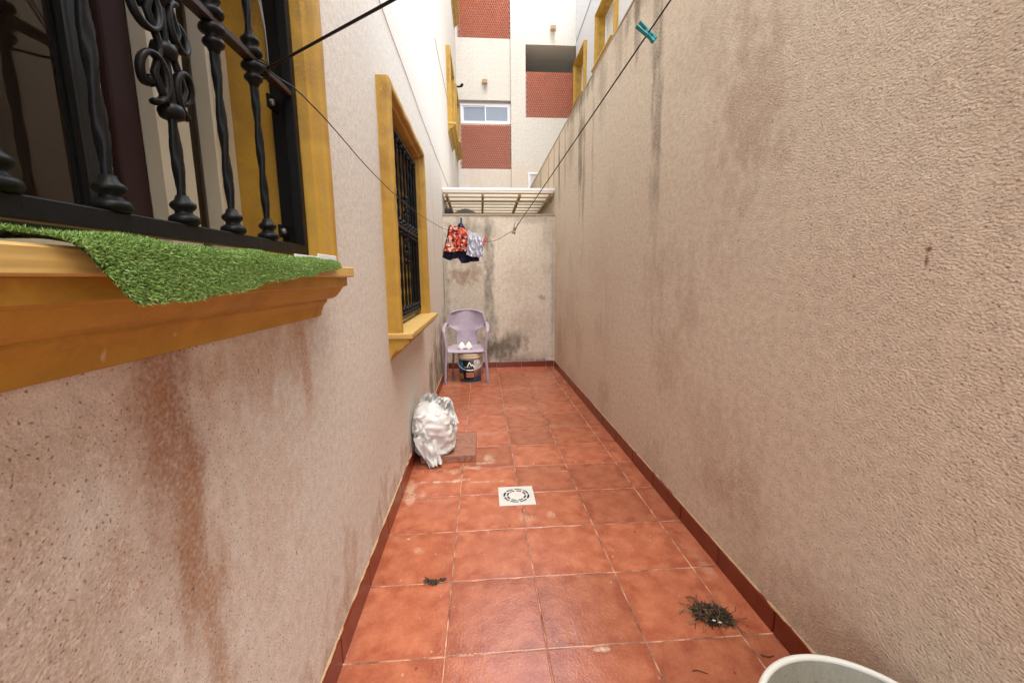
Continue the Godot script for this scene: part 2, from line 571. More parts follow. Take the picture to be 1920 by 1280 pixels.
func sash(o: Node3D, x: float, z0: float, z1: float, y0: float, y1: float, wide: float, mat: Material) -> void:
	var st := st_new()
	bevel_box(st, Vector3(x - 0.016, y0, z0), Vector3(x + 0.016, y1, z0 + wide), 0.003)
	bevel_box(st, Vector3(x - 0.016, y0, z1 - wide), Vector3(x + 0.016, y1, z1), 0.003)
	bevel_box(st, Vector3(x - 0.0155, y0, z0 + wide), Vector3(x + 0.0155, y0 + wide, z1 - wide), 0.003)
	bevel_box(st, Vector3(x - 0.0155, y1 - wide, z0 + wide), Vector3(x + 0.0155, y1, z1 - wide), 0.003)
	var b := 0.005
	part("sash", done(st), mat, o, true)
	st = st_new()
	box(st, Vector3(x + 0.003, y0 + wide, z0 + wide), Vector3(x + 0.014, y1 - wide, z0 + wide + b))
	part("gasket", done(st), M.rubber, o, true)
	st = st_new()
	box(st, Vector3(x + 0.003, y0 + wide, z1 - wide - b), Vector3(x + 0.014, y1 - wide, z1 - wide))
	part("gasket", done(st), M.rubber, o, true)
	st = st_new()
	quad(st, Vector3(x, y0 + wide, z1 - wide), Vector3(x, y0 + wide, z0 + wide), Vector3(x, y1 - wide, z0 + wide), Vector3(x, y1 - wide, z1 - wide))
	part("pane", done(st), M.glass, o, true)

func outer_frame(o: Node3D, x: float, w: float, h: float, wide: float, mat: Material) -> void:
	var st := st_new()
	for s in [-1, 1]:
		bevel_box(st, Vector3(x - 0.04, 0.0, minf(s * w / 2, s * (w / 2 - wide))), Vector3(x + 0.03, h, maxf(s * w / 2, s * (w / 2 - wide))), 0.003)
	bevel_box(st, Vector3(x - 0.0395, h - wide, -w / 2 + wide), Vector3(x + 0.0295, h, w / 2 - wide), 0.003)
	bevel_box(st, Vector3(x - 0.0395, 0.0, -w / 2 + wide), Vector3(x + 0.0295, wide * 0.7, w / 2 - wide), 0.003)
	part("window_frame", done(st), mat, o, true)

func room_behind(o: Node3D, depth: float, w: float, h: float) -> void:
	# the room that the window opens into, closed on every side
	var st := st_new()
	var x0 := -depth - 1.6
	var x1 := -depth - 0.045
	var e := 0.35
	for q in [[Vector3(x0 - 0.05, -0.7, -w / 2 - e), Vector3(x0, h + 0.4, w / 2 + e)], [Vector3(x0, -0.75, -w / 2 - e), Vector3(x1, -0.7, w / 2 + e)], [Vector3(x0, h + 0.4, -w / 2 - e), Vector3(x1, h + 0.45, w / 2 + e)],
			[Vector3(x0, -0.7, -w / 2 - e - 0.05), Vector3(x1, h + 0.4, -w / 2 - e)], [Vector3(x0, -0.7, w / 2 + e), Vector3(x1, h + 0.4, w / 2 + e + 0.05)],
			[Vector3(x1 - 0.05, -0.699, -w / 2 - e), Vector3(x1, -0.001, w / 2 + e)], [Vector3(x1 - 0.05, h + 0.001, -w / 2 - e), Vector3(x1, h + 0.399, w / 2 + e)],
			[Vector3(x1 - 0.05, -0.001, -w / 2 - e), Vector3(x1, h + 0.001, -w / 2 - 0.001)], [Vector3(x1 - 0.05, -0.001, w / 2 + 0.001), Vector3(x1, h + 0.001, w / 2 + e)]]:
		box(st, q[0], q[1])
	part("room", done(st), M.dark_room, o, true)

func curtain_mesh(x: float, z0: float, z1: float, y0: float, y1: float, folds: int, deep: float) -> ArrayMesh:
	return grid(folds * 8, 6, func(i: int, j: int):
		var t := float(i) / (folds * 8)
		return Vector3(x + sin(t * folds * TAU) * deep * (0.8 + 0.1 * j / 6.0), lerpf(y0, y1, j / 6.0), lerpf(z1, z0, t)))

# ---------------------------------------------------------------- window grille of twisted bars
const COLLAR := [[0.017, -0.001], [0.0205, 0.002], [0.0222, 0.006], [0.0215, 0.011], [0.018, 0.014], [0.0128, 0.017], [0.012, 0.021], [0.017, 0.026], [0.0185, 0.030], [0.017, 0.034], [0.0115, 0.038], [0.0085, 0.046]]

func twisted_bar_mesh(y0: float, y1: float, half: float, thin: float, pitch: float, collars: Array) -> ArrayMesh:
	var st := st_new()
	var n := int((y1 - y0) / 0.011)
	var rings := []
	for i in n + 1:
		var y := lerpf(y0, y1, float(i) / n)
		var a := (y - y0) / pitch * TAU
		var ring := []
		for q in [[1, -1], [1, 1], [-1, 1], [-1, -1]]:
			# corners a little rounded by the paint: each corner is two points
			for e in [[0.55, 1.0], [1.0, 0.55]]:
				var first: bool = (q[0] * q[1] > 0)
				var ex: float = e[1] if first else e[0]
				var ey: float = e[0] if first else e[1]
				var px: float = q[0] * half * ex
				var pz: float = q[1] * thin * ey
				ring.append(Vector3(px * cos(a) - pz * sin(a), y, -(px * sin(a) + pz * cos(a))))
		rings.append(ring)
	st.set_smooth_group(0)
	ring_skin(st, rings)
	for c in collars:
		lathe(st, COLLAR if c[1] else COLLAR.map(func(q): return [q[0], -q[1]]).slice(0), Vector3(0, c[0], 0), 14, 1.0, 1.0 if c[1] else -1.0)
	return done(st)

func scroll_mesh(up: float) -> ArrayMesh:
	# four C-scrolls leafed to both sides of the bar, bound by collars; up +1 stands above its rail, -1 hangs below
	var st := st_new(true)
	for s in [-1, 1]:
		for q in [[0.060, 0.034, 1.0], [0.150, 0.032, -1.0]]:
			var cy: float = q[0] * up
			var pts := []
			for i in 23:
				var t := i / 22.0
				var a := lerpf(-0.5 * PI, 1.75 * PI, t)
				var r: float = q[1] * lerpf(1.0, 0.30, t)
				pts.append(Vector3(0.006 * sin(t * 5.0), cy + up * q[2] * sin(a) * r * 1.25, s * (q[1] + 0.004 + cos(a) * r * -0.95)))
			tube(st, pts, 0.0052, 6, 0.0042, 1.5, Vector3.RIGHT)
			var last: Vector3 = pts[-1]
			lathe(st, [[0.001, -0.009], [0.008, -0.006], [0.010, 0.0], [0.008, 0.006], [0.001, 0.009]], last, 8)
		var link := []
		for i in 9:
			var t := i / 8.0
			link.append(Vector3(0.004, up * lerpf(0.020, 0.190, t), s * (0.012 + 0.020 * sin(t * PI * 2.0) * sin(t * PI * 2.0))))
		tube(st, link, 0.0045, 6, 0.0045, 1.3, Vector3.RIGHT)
	for y in [0.016, 0.104, 0.192]:
		lathe(st, [[0.009, -0.012], [0.016, -0.009], [0.0185, 0.0], [0.016, 0.009], [0.009, 0.012]], Vector3(0, y * up, 0), 12)
	return done(st)

func grille(parent: Node3D, x: float, z0: float, z1: float, y0: float, ymid: float, y1: float, bars: Array, ornament: int) -> void:
	var g := Node3D.new()
	g.name = "window_grille"
	parent.add_child(g, true)
	g.position = Vector3(x, y0, (z0 + z1) / 2) - parent.position
	var zc := (z0 + z1) / 2
	var hz := (z1 - z0) / 2
	var st := st_new()
	bevel_box(st, Vector3(-0.012, 0.0, -hz), Vector3(0.012, 0.026, hz), 0.002)
	part("rail", done(st), M.iron, g, true)
	st = st_new()
	bevel_box(st, Vector3(-0.012, y1 - y0 - 0.018, -hz), Vector3(0.012, y1 - y0, hz), 0.002)
	part("rail", done(st), M.iron, g, true)
	st = st_new()
	bevel_box(st, Vector3(-0.011, ymid - y0 - 0.007, -hz + 0.024), Vector3(0.011, ymid - y0 + 0.007, hz - 0.024), 0.002)
	part("rail", done(st), M.rust, g, true)
	for s in [-1, 1]:
		st = st_new()
		bevel_box(st, Vector3(-0.0125, 0.026, minf(s * hz, s * (hz - 0.024))), Vector3(0.0125, y1 - y0 - 0.018, maxf(s * hz, s * (hz - 0.024))), 0.002)
		bevel_box(st, Vector3(-0.050, 0.0185, minf(s * (hz - 0.002), s * (hz - 0.010))), Vector3(-0.013, y1 - y0 - 0.0185, maxf(s * (hz - 0.002), s * (hz - 0.010))), 0.002)
		part("upright", done(st), M.iron, g, true)
		for yb in [0.06, ymid - y0 - 0.03, y1 - y0 - 0.1]:
			st = st_new()
			bevel_box(st, Vector3(-0.036, yb - 0.016, minf(s * (hz - 0.006), s * (hz - 0.062))), Vector3(-0.030, yb + 0.016, maxf(s * (hz - 0.006), s * (hz - 0.062))), 0.001)
			part("bracket", done(st), M.iron, g, true)
			st = st_new()
			lathe(st, [[0.008, 0.0], [0.008, 0.004], [0.005, 0.007]], Vector3.ZERO, 8)
			var bolt := part("bolt", done(st), M.steel, g, true)
			bolt.position = Vector3(-0.030, yb, s * (hz - 0.048))
			bolt.rotation.z = -PI / 2
	var mesh := twisted_bar_mesh(0.010, y1 - y0 - 0.010, 0.0082, 0.0058, 0.20, [[0.026, true], [ymid - y0 - 0.007, false], [ymid - y0 + 0.007, true], [y1 - y0 - 0.018, false]])
	for i in bars.size():
		var b := part("bar", mesh, M.iron, g, true)
		b.position = Vector3(0, 0, bars[i] - zc)
		b.rotation.y = 0.0
		if i == ornament:
			for u in [-1.0, 1.0]:
				var sc := part("scrollwork", scroll_mesh(u), M.iron, g, true)
				sc.position = Vector3(0.0, ymid - y0 + u * 0.012, bars[i] - zc)

# ---------------------------------------------------------------- setting
func wall_left_x(y: float, z: float) -> float:
	var b := 0.015 * exp(-pow((z + 1.80) / 0.30, 2.0)) * smoothstep(0.1, 0.9, y) * (1.0 - smoothstep(2.3, 3.2, y))
	var near := -0.008 * smoothstep(-1.55, -1.25, z) * smoothstep(0.15, 0.8, y)
	var n := wavy.get_noise_2d(y * 1.0, z * 1.0) * 0.004
	var foot := 0.006 * (1.0 - smoothstep(0.0, 0.25, y))
	return WALL_L + b + near + n * smoothstep(0.0, 0.4, y) + foot

var wavy := FastNoiseLite.new()

func lines(a: float, b: float, step: float, extra: Array) -> Array:
	# rising values from a to b about step apart that include the extra ones
	var keys := [a, b]
	for e in extra:
		if e > a and e < b:
			keys.append(e)
	keys.sort()
	var out := []
	for i in keys.size() - 1:
		var n := maxi(1, int(round((keys[i + 1] - keys[i]) / step)))
		for k in n:
			out.append(lerpf(keys[i], keys[i + 1], float(k) / n))
	out.append(keys[-1])
	return out

func skirting(parent: Node3D, from: Vector3, to: Vector3, thick: Vector3, h: float, first: float) -> void:
	# glazed pieces end to end with a 3 mm joint
	var d := (to - from)
	var length := d.length()
	d /= length
	var at := 0.0
	var step := first
	while at < length - 0.01:
		var e := minf(at + step, length) - 0.003
		var st := st_new()
		var a := from + d * (at + 0.0015)
		var b := from + d * e + thick
		var jit := rng.randf_range(-0.0008, 0.0008)
		bevel_box(st, Vector3(minf(a.x, b.x), -0.003, minf(a.z, b.z)) + thick.normalized() * jit, Vector3(maxf(a.x, b.x), h + rng.randf_range(-0.001, 0.001), maxf(a.z, b.z)) + thick.normalized() * jit, 0.003)
		part("skirting_tile", done(st), M.skirting, parent)
		at += step
		step = TILE

func plaster_bead(parent: Node3D, x: float, out: float, h: float) -> void:
	# uneven bead of pale plaster squeezed out above the skirting
	var nz := noise(9.0, int(h * 1000.0), FastNoiseLite.TYPE_SIMPLEX, 3)
	var n := 420
	var mesh := grid(n, 5, func(i: int, j: int):
		var z := lerpf(BACK + 0.02, 0.6, float(i) / n)
		var a := j / 5.0 * PI * 0.5
		var r := 0.0022 + 0.0036 * clampf(nz.get_noise_1d(z) + 0.15, -0.6, 1.0)
		return Vector3(x + out * (cos(a) * (r + 0.004) - 0.003), h - 0.002 + sin(a) * r * 1.5, z), out > 0.0)
	part("plaster_bead", mesh, M.plaster, parent)

func build_floor() -> void:
	var fl := Node3D.new()
	fl.name = "patio_floor"
	add_child(fl)
	fl.set_meta("kind", "structure")
	var st := st_new()
	# mortar bed, left open where the drain goes down
	for q in [[-0.70, DRAIN.position.x, BACK - 0.02, REAR + 0.02], [DRAIN.end.x, 0.83, BACK - 0.02, REAR + 0.02], [DRAIN.position.x, DRAIN.end.x, BACK - 0.02, DRAIN.position.y], [DRAIN.position.x, DRAIN.end.x, DRAIN.end.y, REAR + 0.02]]:
		box(st, Vector3(q[0], -0.06, q[2]), Vector3(q[1], -0.0013, q[3]))
	part("grout", done(st), M.grout, fl)
	var xs := [SKIRT_L - 0.004, -TILE, 0.0, TILE, 2.0 * TILE, SKIRT_R + 0.004]
	var zs := []
	for k in range(-13, 12):
		zs.append(ROW0 + k * TILE)
	zs[0] = BACK + 0.01
	zs[-1] = REAR
	for i in zs.size() - 1:
		var z0: float = maxf(zs[i], BACK + 0.006)
		var z1: float = zs[i + 1]
		if z1 - z0 < 0.03:
			continue
		for j in 5:
			var x0: float = xs[j]
			var x1: float = xs[j + 1]
			var g := 0.0023
			var s2 := st_new()
			var lo := Vector3(x0 + g, -0.008, z0 + g)
			var hi := Vector3(x1 - g, rng.randf_range(-0.0004, 0.0004), z1 - g)
			var b := 0.0022
			# pillowed edge: a chamfered frame and a flat top with its own texture square
			var q := [Vector3(lo.x, 0, hi.z), Vector3(hi.x, 0, hi.z), Vector3(hi.x, 0, lo.z), Vector3(lo.x, 0, lo.z)]
			var ins := [Vector3(b, 0, -b), Vector3(-b, 0, -b), Vector3(-b, 0, b), Vector3(b, 0, b)]
			var uvs := []
			var off := Vector2(0, 0)
			for v in q:
				uvs.append(Vector2((v.x - lo.x) / maxf(TILE - 0.005, hi.x - lo.x), (v.z - lo.z) / maxf(TILE - 0.005, hi.z - lo.z)) + off)
			var turn := rng.randi_range(0, 3)
			for t in turn:
				for u in 4:
					uvs[u] = Vector2(uvs[u].y, 1.0 - uvs[u].x)
			var top := []
			for u in 4:
				top.append(q[u] + ins[u] + Vector3(0, hi.y, 0))
			var cut := DRAIN.intersects(Rect2(lo.x, lo.z, hi.x - lo.x, hi.z - lo.z))
			if cut:
				# the tile is sawn out round the drain
				var hole := PackedVector2Array([DRAIN.position, Vector2(DRAIN.end.x, DRAIN.position.y), DRAIN.end, Vector2(DRAIN.position.x, DRAIN.end.y)])
				var whole := PackedVector2Array()
				for v in top:
					whole.append(Vector2(v.x, v.z))
				for piece in Geometry2D.clip_polygons(whole, hole):
					var ids := Geometry2D.triangulate_polygon(piece)
					for k in range(0, ids.size(), 3):
						var t3 := [piece[ids[k]], piece[ids[k + 1]], piece[ids[k + 2]]]
						if (t3[1] - t3[0]).cross(t3[2] - t3[0]) < 0.0:
							t3.reverse()
						for v in t3:
							s2.set_uv(Vector2((v.x - lo.x) / (TILE - 0.005), (v.y - lo.z) / (TILE - 0.005)))
							s2.add_vertex(Vector3(v.x, hi.y, v.y))
			else:
				quad(s2, top[0], top[1], top[2], top[3], uvs[0], uvs[1], uvs[2], uvs[3])
			for u in 4:
				var v := (u + 1) % 4
				var a0: Vector3 = q[u] + Vector3(0, hi.y - 0.0014, 0)
				var a1: Vector3 = q[v] + Vector3(0, hi.y - 0.0014, 0)
				var steps := 24 if cut else 1
				for k in steps:
					var f0 := float(k) / steps
					var f1 := float(k + 1) / steps
					var e0 := a0.lerp(a1, f0)
					var e1 := a0.lerp(a1, f1)
					if cut and DRAIN.has_point(Vector2((e0.x + e1.x) / 2, (e0.z + e1.z) / 2)):
						continue
					var w0: Vector2 = uvs[u].lerp(uvs[v], f0)
					var w1: Vector2 = uvs[u].lerp(uvs[v], f1)
					quad(s2, e0, e1, top[u].lerp(top[v], f1), top[u].lerp(top[v], f0), w0, w1, w1, w0)
					quad(s2, Vector3(e0.x, lo.y, e0.z), Vector3(e1.x, lo.y, e1.z), e1, e0, w0, w1, w1, w0)
			part("tile", done(s2), M.tiles[rng.randi_range(0, 5)], fl)

func build_house() -> Node3D:
	var base := Vector3(WALL_L, 0, -2.0)
	var h := thing("house", "tall cream stuccoed house with ochre window surrounds and iron grilles along the patio", "house", base)
	var zs := lines(-10.5, REAR, 0.06, [W1[0], W1[1], W2[0], W2[1]])
	var ys := lines(0.0, 3.0, 0.06, [W1[2], W1[3], W2[2], W2[3]])
	ys.append_array(lines(3.0, 8.0, 0.3, []).slice(1))
	var nz := zs.size() - 1
	var ny := ys.size() - 1
	var inside := func(i: int, j: int):
		var zc: float = (zs[i] + zs[i + 1]) / 2
		var yc: float = (ys[j] + ys[j + 1]) / 2
		for w in [W1, W2]:
			if zc > w[0] and zc < w[1] and yc > w[2] and yc < w[3]:
				return true
		return false
	var S := Stain.new(2048, 920, stain_low, stain_fine)
	var mx := 2048.0 / 6.2
	var my := 920.0 / 2.8
	var u := func(z: float) -> float: return (0.6 - z) * mx
	var v := func(y: float) -> float: return (2.8 - y) * my
	var rust := Color(0.54, 0.325, 0.145)
	# rust and dirt run down from under the near sill, plus painted shade
	S.blob(u.call(-0.655), v.call(0.92), 0.11 * mx, 0.38 * my, rust, 0.50, 0.6, 0.6, 3.0)
	S.blob(u.call(-0.650), v.call(1.04), 0.085 * mx, 0.20 * my, rust, 0.42, 0.8, 0.6, 2.0)
	S.blob(u.call(-0.675), v.call(0.66), 0.075 * mx, 0.34 * my, Color(0.60, 0.40, 0.22), 0.42, 0.9, 0.6, 3.0)
	S.blob(u.call(-0.59), v.call(0.95), 0.10 * mx, 0.28 * my, Color(0.66, 0.48, 0.33), 0.22, 1.0, 0.95, 2.5)
	S.blob(u.call(-0.93), v.call(1.03), 0.30 * mx, 0.12 * my, Color(0.68, 0.51, 0.36), 0.30, 1.0, 0.9, 1.5)
	S.blob(u.call(-1.14), v.call(0.98), 0.07 * mx, 0.24 * my, Color(0.66, 0.47, 0.29), 0.50, 0.6, 0.85, 3.0)
	S.blob(u.call(-0.85), v.call(0.75), 0.32 * mx, 0.40 * my, Color(0.70, 0.56, 0.44), 0.20, 1.2, 0.95, 1.5)
	S.blob(u.call(-0.38), v.call(0.75), 0.32 * mx, 0.45 * my, Color(0.60, 0.47, 0.35), 0.40, 0.6, 0.95, 1.5)  # brown dirt, deepened to paint in the shade below the sill
	# grime above the skirting
	for k in 26:
		var z := lerpf(0.4, -3.6, k / 25.0)
		S.blob(u.call(z), v.call(0.08 + 0.05 * (k % 3)), 0.14 * mx, (0.06 + 0.05 * (k % 4)) * my, Color(0.62, 0.45, 0.29), 0.34, 1.2, 0.95, 1.4)
	# mould where the wall meets the end of the patio
	for b in [[-3.75, 0.25, 0.22, 0.34], [-4.2, 0.36, 0.35, 0.42], [-4.7, 0.40, 0.35, 0.46], [-5.2, 0.42, 0.30, 0.5], [-4.4, 0.12, 0.6, 0.22], [-5.4, 1.1, 0.12, 0.8]]:
		S.blob(u.call(b[0]), v.call(b[1]), b[2] * mx, b[3] * my, Color(0.30, 0.26, 0.175), 0.66, 1.0, 0.95, 2.5)
	for k in 14:
		var z := rng.randf_range(-5.4, -2.9)
		S.blob(u.call(z), v.call(rng.randf_range(1.4, 2.3)), rng.randf_range(0.02, 0.06) * mx, rng.randf_range(0.2, 0.45) * my, Color(0.56, 0.49, 0.42), 0.24, 0.9, 0.9, 4.0)
	# a few chips
	for k in 26:
		var r := rng.randf_range(0.0028, 0.005)
		S.blob(u.call(rng.randf_range(-2.4, 0.3)), v.call(rng.randf_range(0.1, 1.05)), maxf(r * mx, 0.8), maxf(r * my * 1.5, 0.8), Color(0.34, 0.20, 0.13), 0.8, 0.3, 0.2)
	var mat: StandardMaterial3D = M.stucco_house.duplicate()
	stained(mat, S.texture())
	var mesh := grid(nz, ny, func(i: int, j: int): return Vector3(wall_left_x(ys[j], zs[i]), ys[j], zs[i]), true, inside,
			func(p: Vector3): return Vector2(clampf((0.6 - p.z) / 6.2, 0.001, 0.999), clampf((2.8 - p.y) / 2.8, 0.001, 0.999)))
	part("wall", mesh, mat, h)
	var st := st_new()
	for q in [[Vector3(-6.0, 7.98, -10.5), Vector3(WALL_L + 0.12, 8.15, REAR)], [Vector3(-6.0, 0.0, -10.55), Vector3(WALL_L - 0.02, 7.97, -10.5)], [Vector3(-6.0, 0.0, REAR), Vector3(WALL_L - 0.02, 7.97, REAR + 0.05)], [Vector3(-6.05, 0.0, -10.5), Vector3(-6.0, 7.97, REAR)]]:
		box(st, q[0], q[1])
	part("outer_walls", done(st), M.stucco_house, h)
	# the near window
	var w1 := window_node(h, Vector3(-0.675, W1[2], (W1[0] + W1[1]) / 2), 0.0, W1[1] - W1[0], W1[3] - W1[2], 0.108, 0.010, 0.185, 0.003)
	var ww: float = W1[1] - W1[0]
	var hh: float = W1[3] - W1[2]
	var zc: float = (W1[0] + W1[1]) / 2
	outer_frame(w1, -0.185, ww, hh, 0.045, M.frame)
	# from the far jamb: guide rail, pale stile in two steps, dark wooden stile, pale rail, glazed sash
	for q in [[-1.158, -1.112, -0.17, 0.020, M.frame, "guide_rail"], [-1.045, -0.985, -0.180, 0.016, M.frame, "stile"], [-0.984, -0.930, -0.170, 0.018, M.frame, "stile"], [-0.926, -0.864, -0.196, 0.014, M.curtain, "stile"], [-0.862, -0.800, -0.204, 0.010, M.net, "blind_edge"]]:
		var s1 := st_new()
		bevel_box(s1, Vector3(q[2] - q[3], 0.0316, q[0] - zc), Vector3(q[2] + q[3], hh - 0.0455, q[1] - zc), 0.003)
		part(q[5], done(s1), q[4], w1, true)
	sash(w1, -0.178, -0.796 - zc, -0.105 - zc, 0.0316, hh - 0.0455, 0.022, M.rubber)
	var s2 := st_new()
	for q in [[-0.62, -0.56], [-0.42, -0.35], [-0.27, -0.22]]:
		bevel_box(s2, Vector3(-0.36, 0.001, q[0] - zc), Vector3(-0.34, hh - 0.01, q[1] - zc), 0.003)
		part("blind_slat", done(s2), M.net, w1, true)
		s2 = st_new()
	room_behind(w1, 0.19, ww, hh)
	var w2 := window_node(h, Vector3(WALL_L, W2[2], (W2[0] + W2[1]) / 2), 0.0, W2[1] - W2[0], W2[3] - W2[2], 0.125, 0.012, 0.16, 0.006)
	var ww2: float = W2[1] - W2[0]
	var hh2: float = W2[3] - W2[2]
	outer_frame(w2, -0.15, ww2, hh2, 0.045, M.frame)
	sash(w2, -0.14, -ww2 / 2 + 0.046, 0.02, 0.034, hh2 - 0.046, 0.05, M.frame)
	sash(w2, -0.175, -0.02, ww2 / 2 - 0.046, 0.034, hh2 - 0.046, 0.05, M.frame)
	room_behind(w2, 0.16, ww2, hh2)
	var bars := []
	for k in 8:
		bars.append(-1.009 + 0.1355 * k)
	grille(h, -0.675, W1[0] + 0.006, W1[1] - 0.006, 1.270, 1.672, W1[3] - 0.03, bars, 2)
	bars = []
	for k in 8:
		bars.append(-3.200 + 0.1225 * k)
	grille(h, -0.672, W2[0] + 0.006, W2[1] - 0.006, 0.958, 1.512, W2[3] - 0.03, bars, 3)
	# upper windows farther along
	for q in [[-7.55, 3.62, 0.95, 1.05], [-9.35, 3.90, 0.95, 1.0], [-9.35, 6.62, 0.95, 1.1]]:
		var wn := window_node(h, Vector3(WALL_L, q[1], q[0]), 0.0, q[2], q[3], 0.125, 0.012, 0.12, 0.0)
		outer_frame(wn, -0.115, q[2], q[3], 0.045, M.frame_white)
		st = st_new()
		box(st, Vector3(-0.14, 0.03, -q[2] / 2 + 0.045), Vector3(-0.11, q[3] - 0.045, q[2] / 2 - 0.045))
		part("blind", done(st), M.net, wn, true)
	skirting(h, Vector3(SKIRT_L, 0, BACK + 0.012), Vector3(SKIRT_L, 0, REAR - 0.012), Vector3(-0.011, 0, 0), 0.094, fposmod(ROW0 - BACK - 0.012, TILE))
	plaster_bead(h, SKIRT_L - 0.008, 1.0, 0.094)
	return h

const DRAIN := Rect2(-0.0195 - 0.09, -2.146 - 0.09, 0.18, 0.18)   # opening in the floor, x and z
const W1 := [-1.205, -0.055, 1.239, 2.075]   # z0 z1 y0 y1 of the openings
const W2 := [-3.255, -2.160, 0.932, 2.070]

func build_boundary() -> void:
	var t := thing("boundary_wall", "tall rough beige stucco boundary wall with dark rain streaks under its top edge", "wall", Vector3(WALL_R, 0, -2.5))
	var S := Stain.new(2048, 730, stain_low, stain_fine)
	var z_lo := -9.0
	var span := 8.1
	var mx := 2048.0 / span
	var my := 730.0 / TOP_R
	var u := func(z: float) -> float: return (0.6 - z) * mx
	var v := func(y: float) -> float: return (TOP_R - y) * my
	var dark := Color(0.27, 0.22, 0.155)
	for b in [[-4.15, 2.50, 0.13, 0.75, 0.70], [-4.02, 2.2, 0.07, 0.95, 0.45], [-2.42, 2.60, 0.09, 0.55, 0.45], [-2.36, 2.15, 0.10, 0.60, 0.45], [-2.72, 2.75, 0.07, 0.40, 0.50], [-3.45, 2.75, 0.15, 0.45, 0.35], [-5.27, 2.55, 0.07, 0.65, 0.75], [-5.62, 2.6, 0.06, 0.5, 0.55],
			[-6.1, 2.6, 0.07, 0.6, 0.55], [-6.9, 2.6, 0.12, 0.6, 0.5], [-3.05, 2.8, 0.18, 0.28, 0.35], [-1.9, 2.75, 0.12, 0.55, 0.28], [-1.45, 2.8, 0.10, 0.6, 0.22], [-4.6, 2.65, 0.18, 0.5, 0.3], [-2.6, 2.84, 0.45, 0.12, 0.50], [-4.2, 2.86, 0.8, 0.10, 0.55], [-2.35, 1.75, 0.12, 0.45, 0.22], [-3.7, 2.4, 0.05, 0.7, 0.3], [-4.9, 2.5, 0.05, 0.6, 0.35]]:
		S.blob(u.call(b[0]), v.call(b[1]), b[2] * mx, b[3] * my, dark, b[4] * 0.8, 0.9, 0.9, 3.0)
	# damp brown patches and grey-pink weathering
	for k in 60:
		var c := Color(0.62, 0.51, 0.40) if k % 3 else Color(0.76, 0.65, 0.60)
		S.blob(u.call(rng.randf_range(-5.4, 0.2)), v.call(rng.randf_range(0.1, 2.5)), rng.randf_range(0.10, 0.45) * mx, rng.randf_range(0.12, 0.45) * my, c, rng.randf_range(0.07, 0.20), 1.0, 0.95, 1.5)
	for b in [[-0.95, 0.18, 0.40, 0.18], [-1.5, 0.35, 0.30, 0.16], [-2.1, 0.75, 0.28, 0.28], [-1.9, 1.05, 0.2, 0.18], [-3.2, 0.25, 0.25, 0.22], [-5.1, 0.4, 0.35, 0.5], [-5.42, 1.0, 0.07, 1.0]]:
		S.blob(u.call(b[0]), v.call(b[1]), b[2] * mx, b[3] * my, Color(0.58, 0.41, 0.29), 0.24, 0.9, 0.95, 1.3)
	# a drip of paint and a few pits in the plaster
	S.blob(u.call(-0.853), v.call(1.262), 0.012 * mx, 0.010 * my, Color(0.42, 0.27, 0.16), 0.95, 0.2, 0.1)
	S.blob(u.call(-0.855), v.call(1.238), 0.006 * mx, 0.024 * my, Color(0.42, 0.27, 0.16), 0.85, 0.3, 0.2)
	for k in 120:
		var r := rng.randf_range(0.003, 0.006)
		S.blob(u.call(rng.randf_range(-3.2, 0.0)), v.call(rng.randf_range(0.1, 2.6)), maxf(r * mx, 0.8), maxf(r * my, 0.8), Color(0.30, 0.20, 0.13), 0.75, 0.3, 0.2)
	var mat: StandardMaterial3D = M.stucco_boundary.duplicate()
	stained(mat, S.texture())
	var mesh := grid(140, 44, func(i: int, j: int):
		var z := lerpf(z_lo, REAR, i / 140.0)
		var y := lerpf(0.0, TOP_R, j / 44.0)
		return Vector3(WALL_R - wavy.get_noise_2d(y * 1.1 + 50.0, z * 0.8) * 0.006 * smoothstep(0.0, 0.4, y), y, z), false, null,
		func(p: Vector3): return Vector2(clampf((0.6 - p.z) / span, 0.001, 0.999), clampf((TOP_R - p.y) / TOP_R, 0.001, 0.999)))
	part("render", mesh, mat, t)
	var st := st_new()
	box(st, Vector3(WALL_R + 0.012, 0, z_lo), Vector3(WALL_R + 0.15, TOP_R - 0.001, REAR))
	part("core", done(st), M.stucco_boundary, t)
	st = st_new()
	bevel_box(st, Vector3(WALL_R - 0.006, TOP_R, z_lo), Vector3(WALL_R + 0.16, TOP_R + 0.018, REAR), 0.004)
	part("coping", done(st), M.concrete, t)
	skirting(t, Vector3(SKIRT_R, 0, BACK + 0.012), Vector3(SKIRT_R, 0, REAR - 0.012), Vector3(0.013, 0, 0), 0.083, fposmod(ROW0 - BACK - 0.012, TILE))
	plaster_bead(t, SKIRT_R + 0.008, -1.0, 0.083)

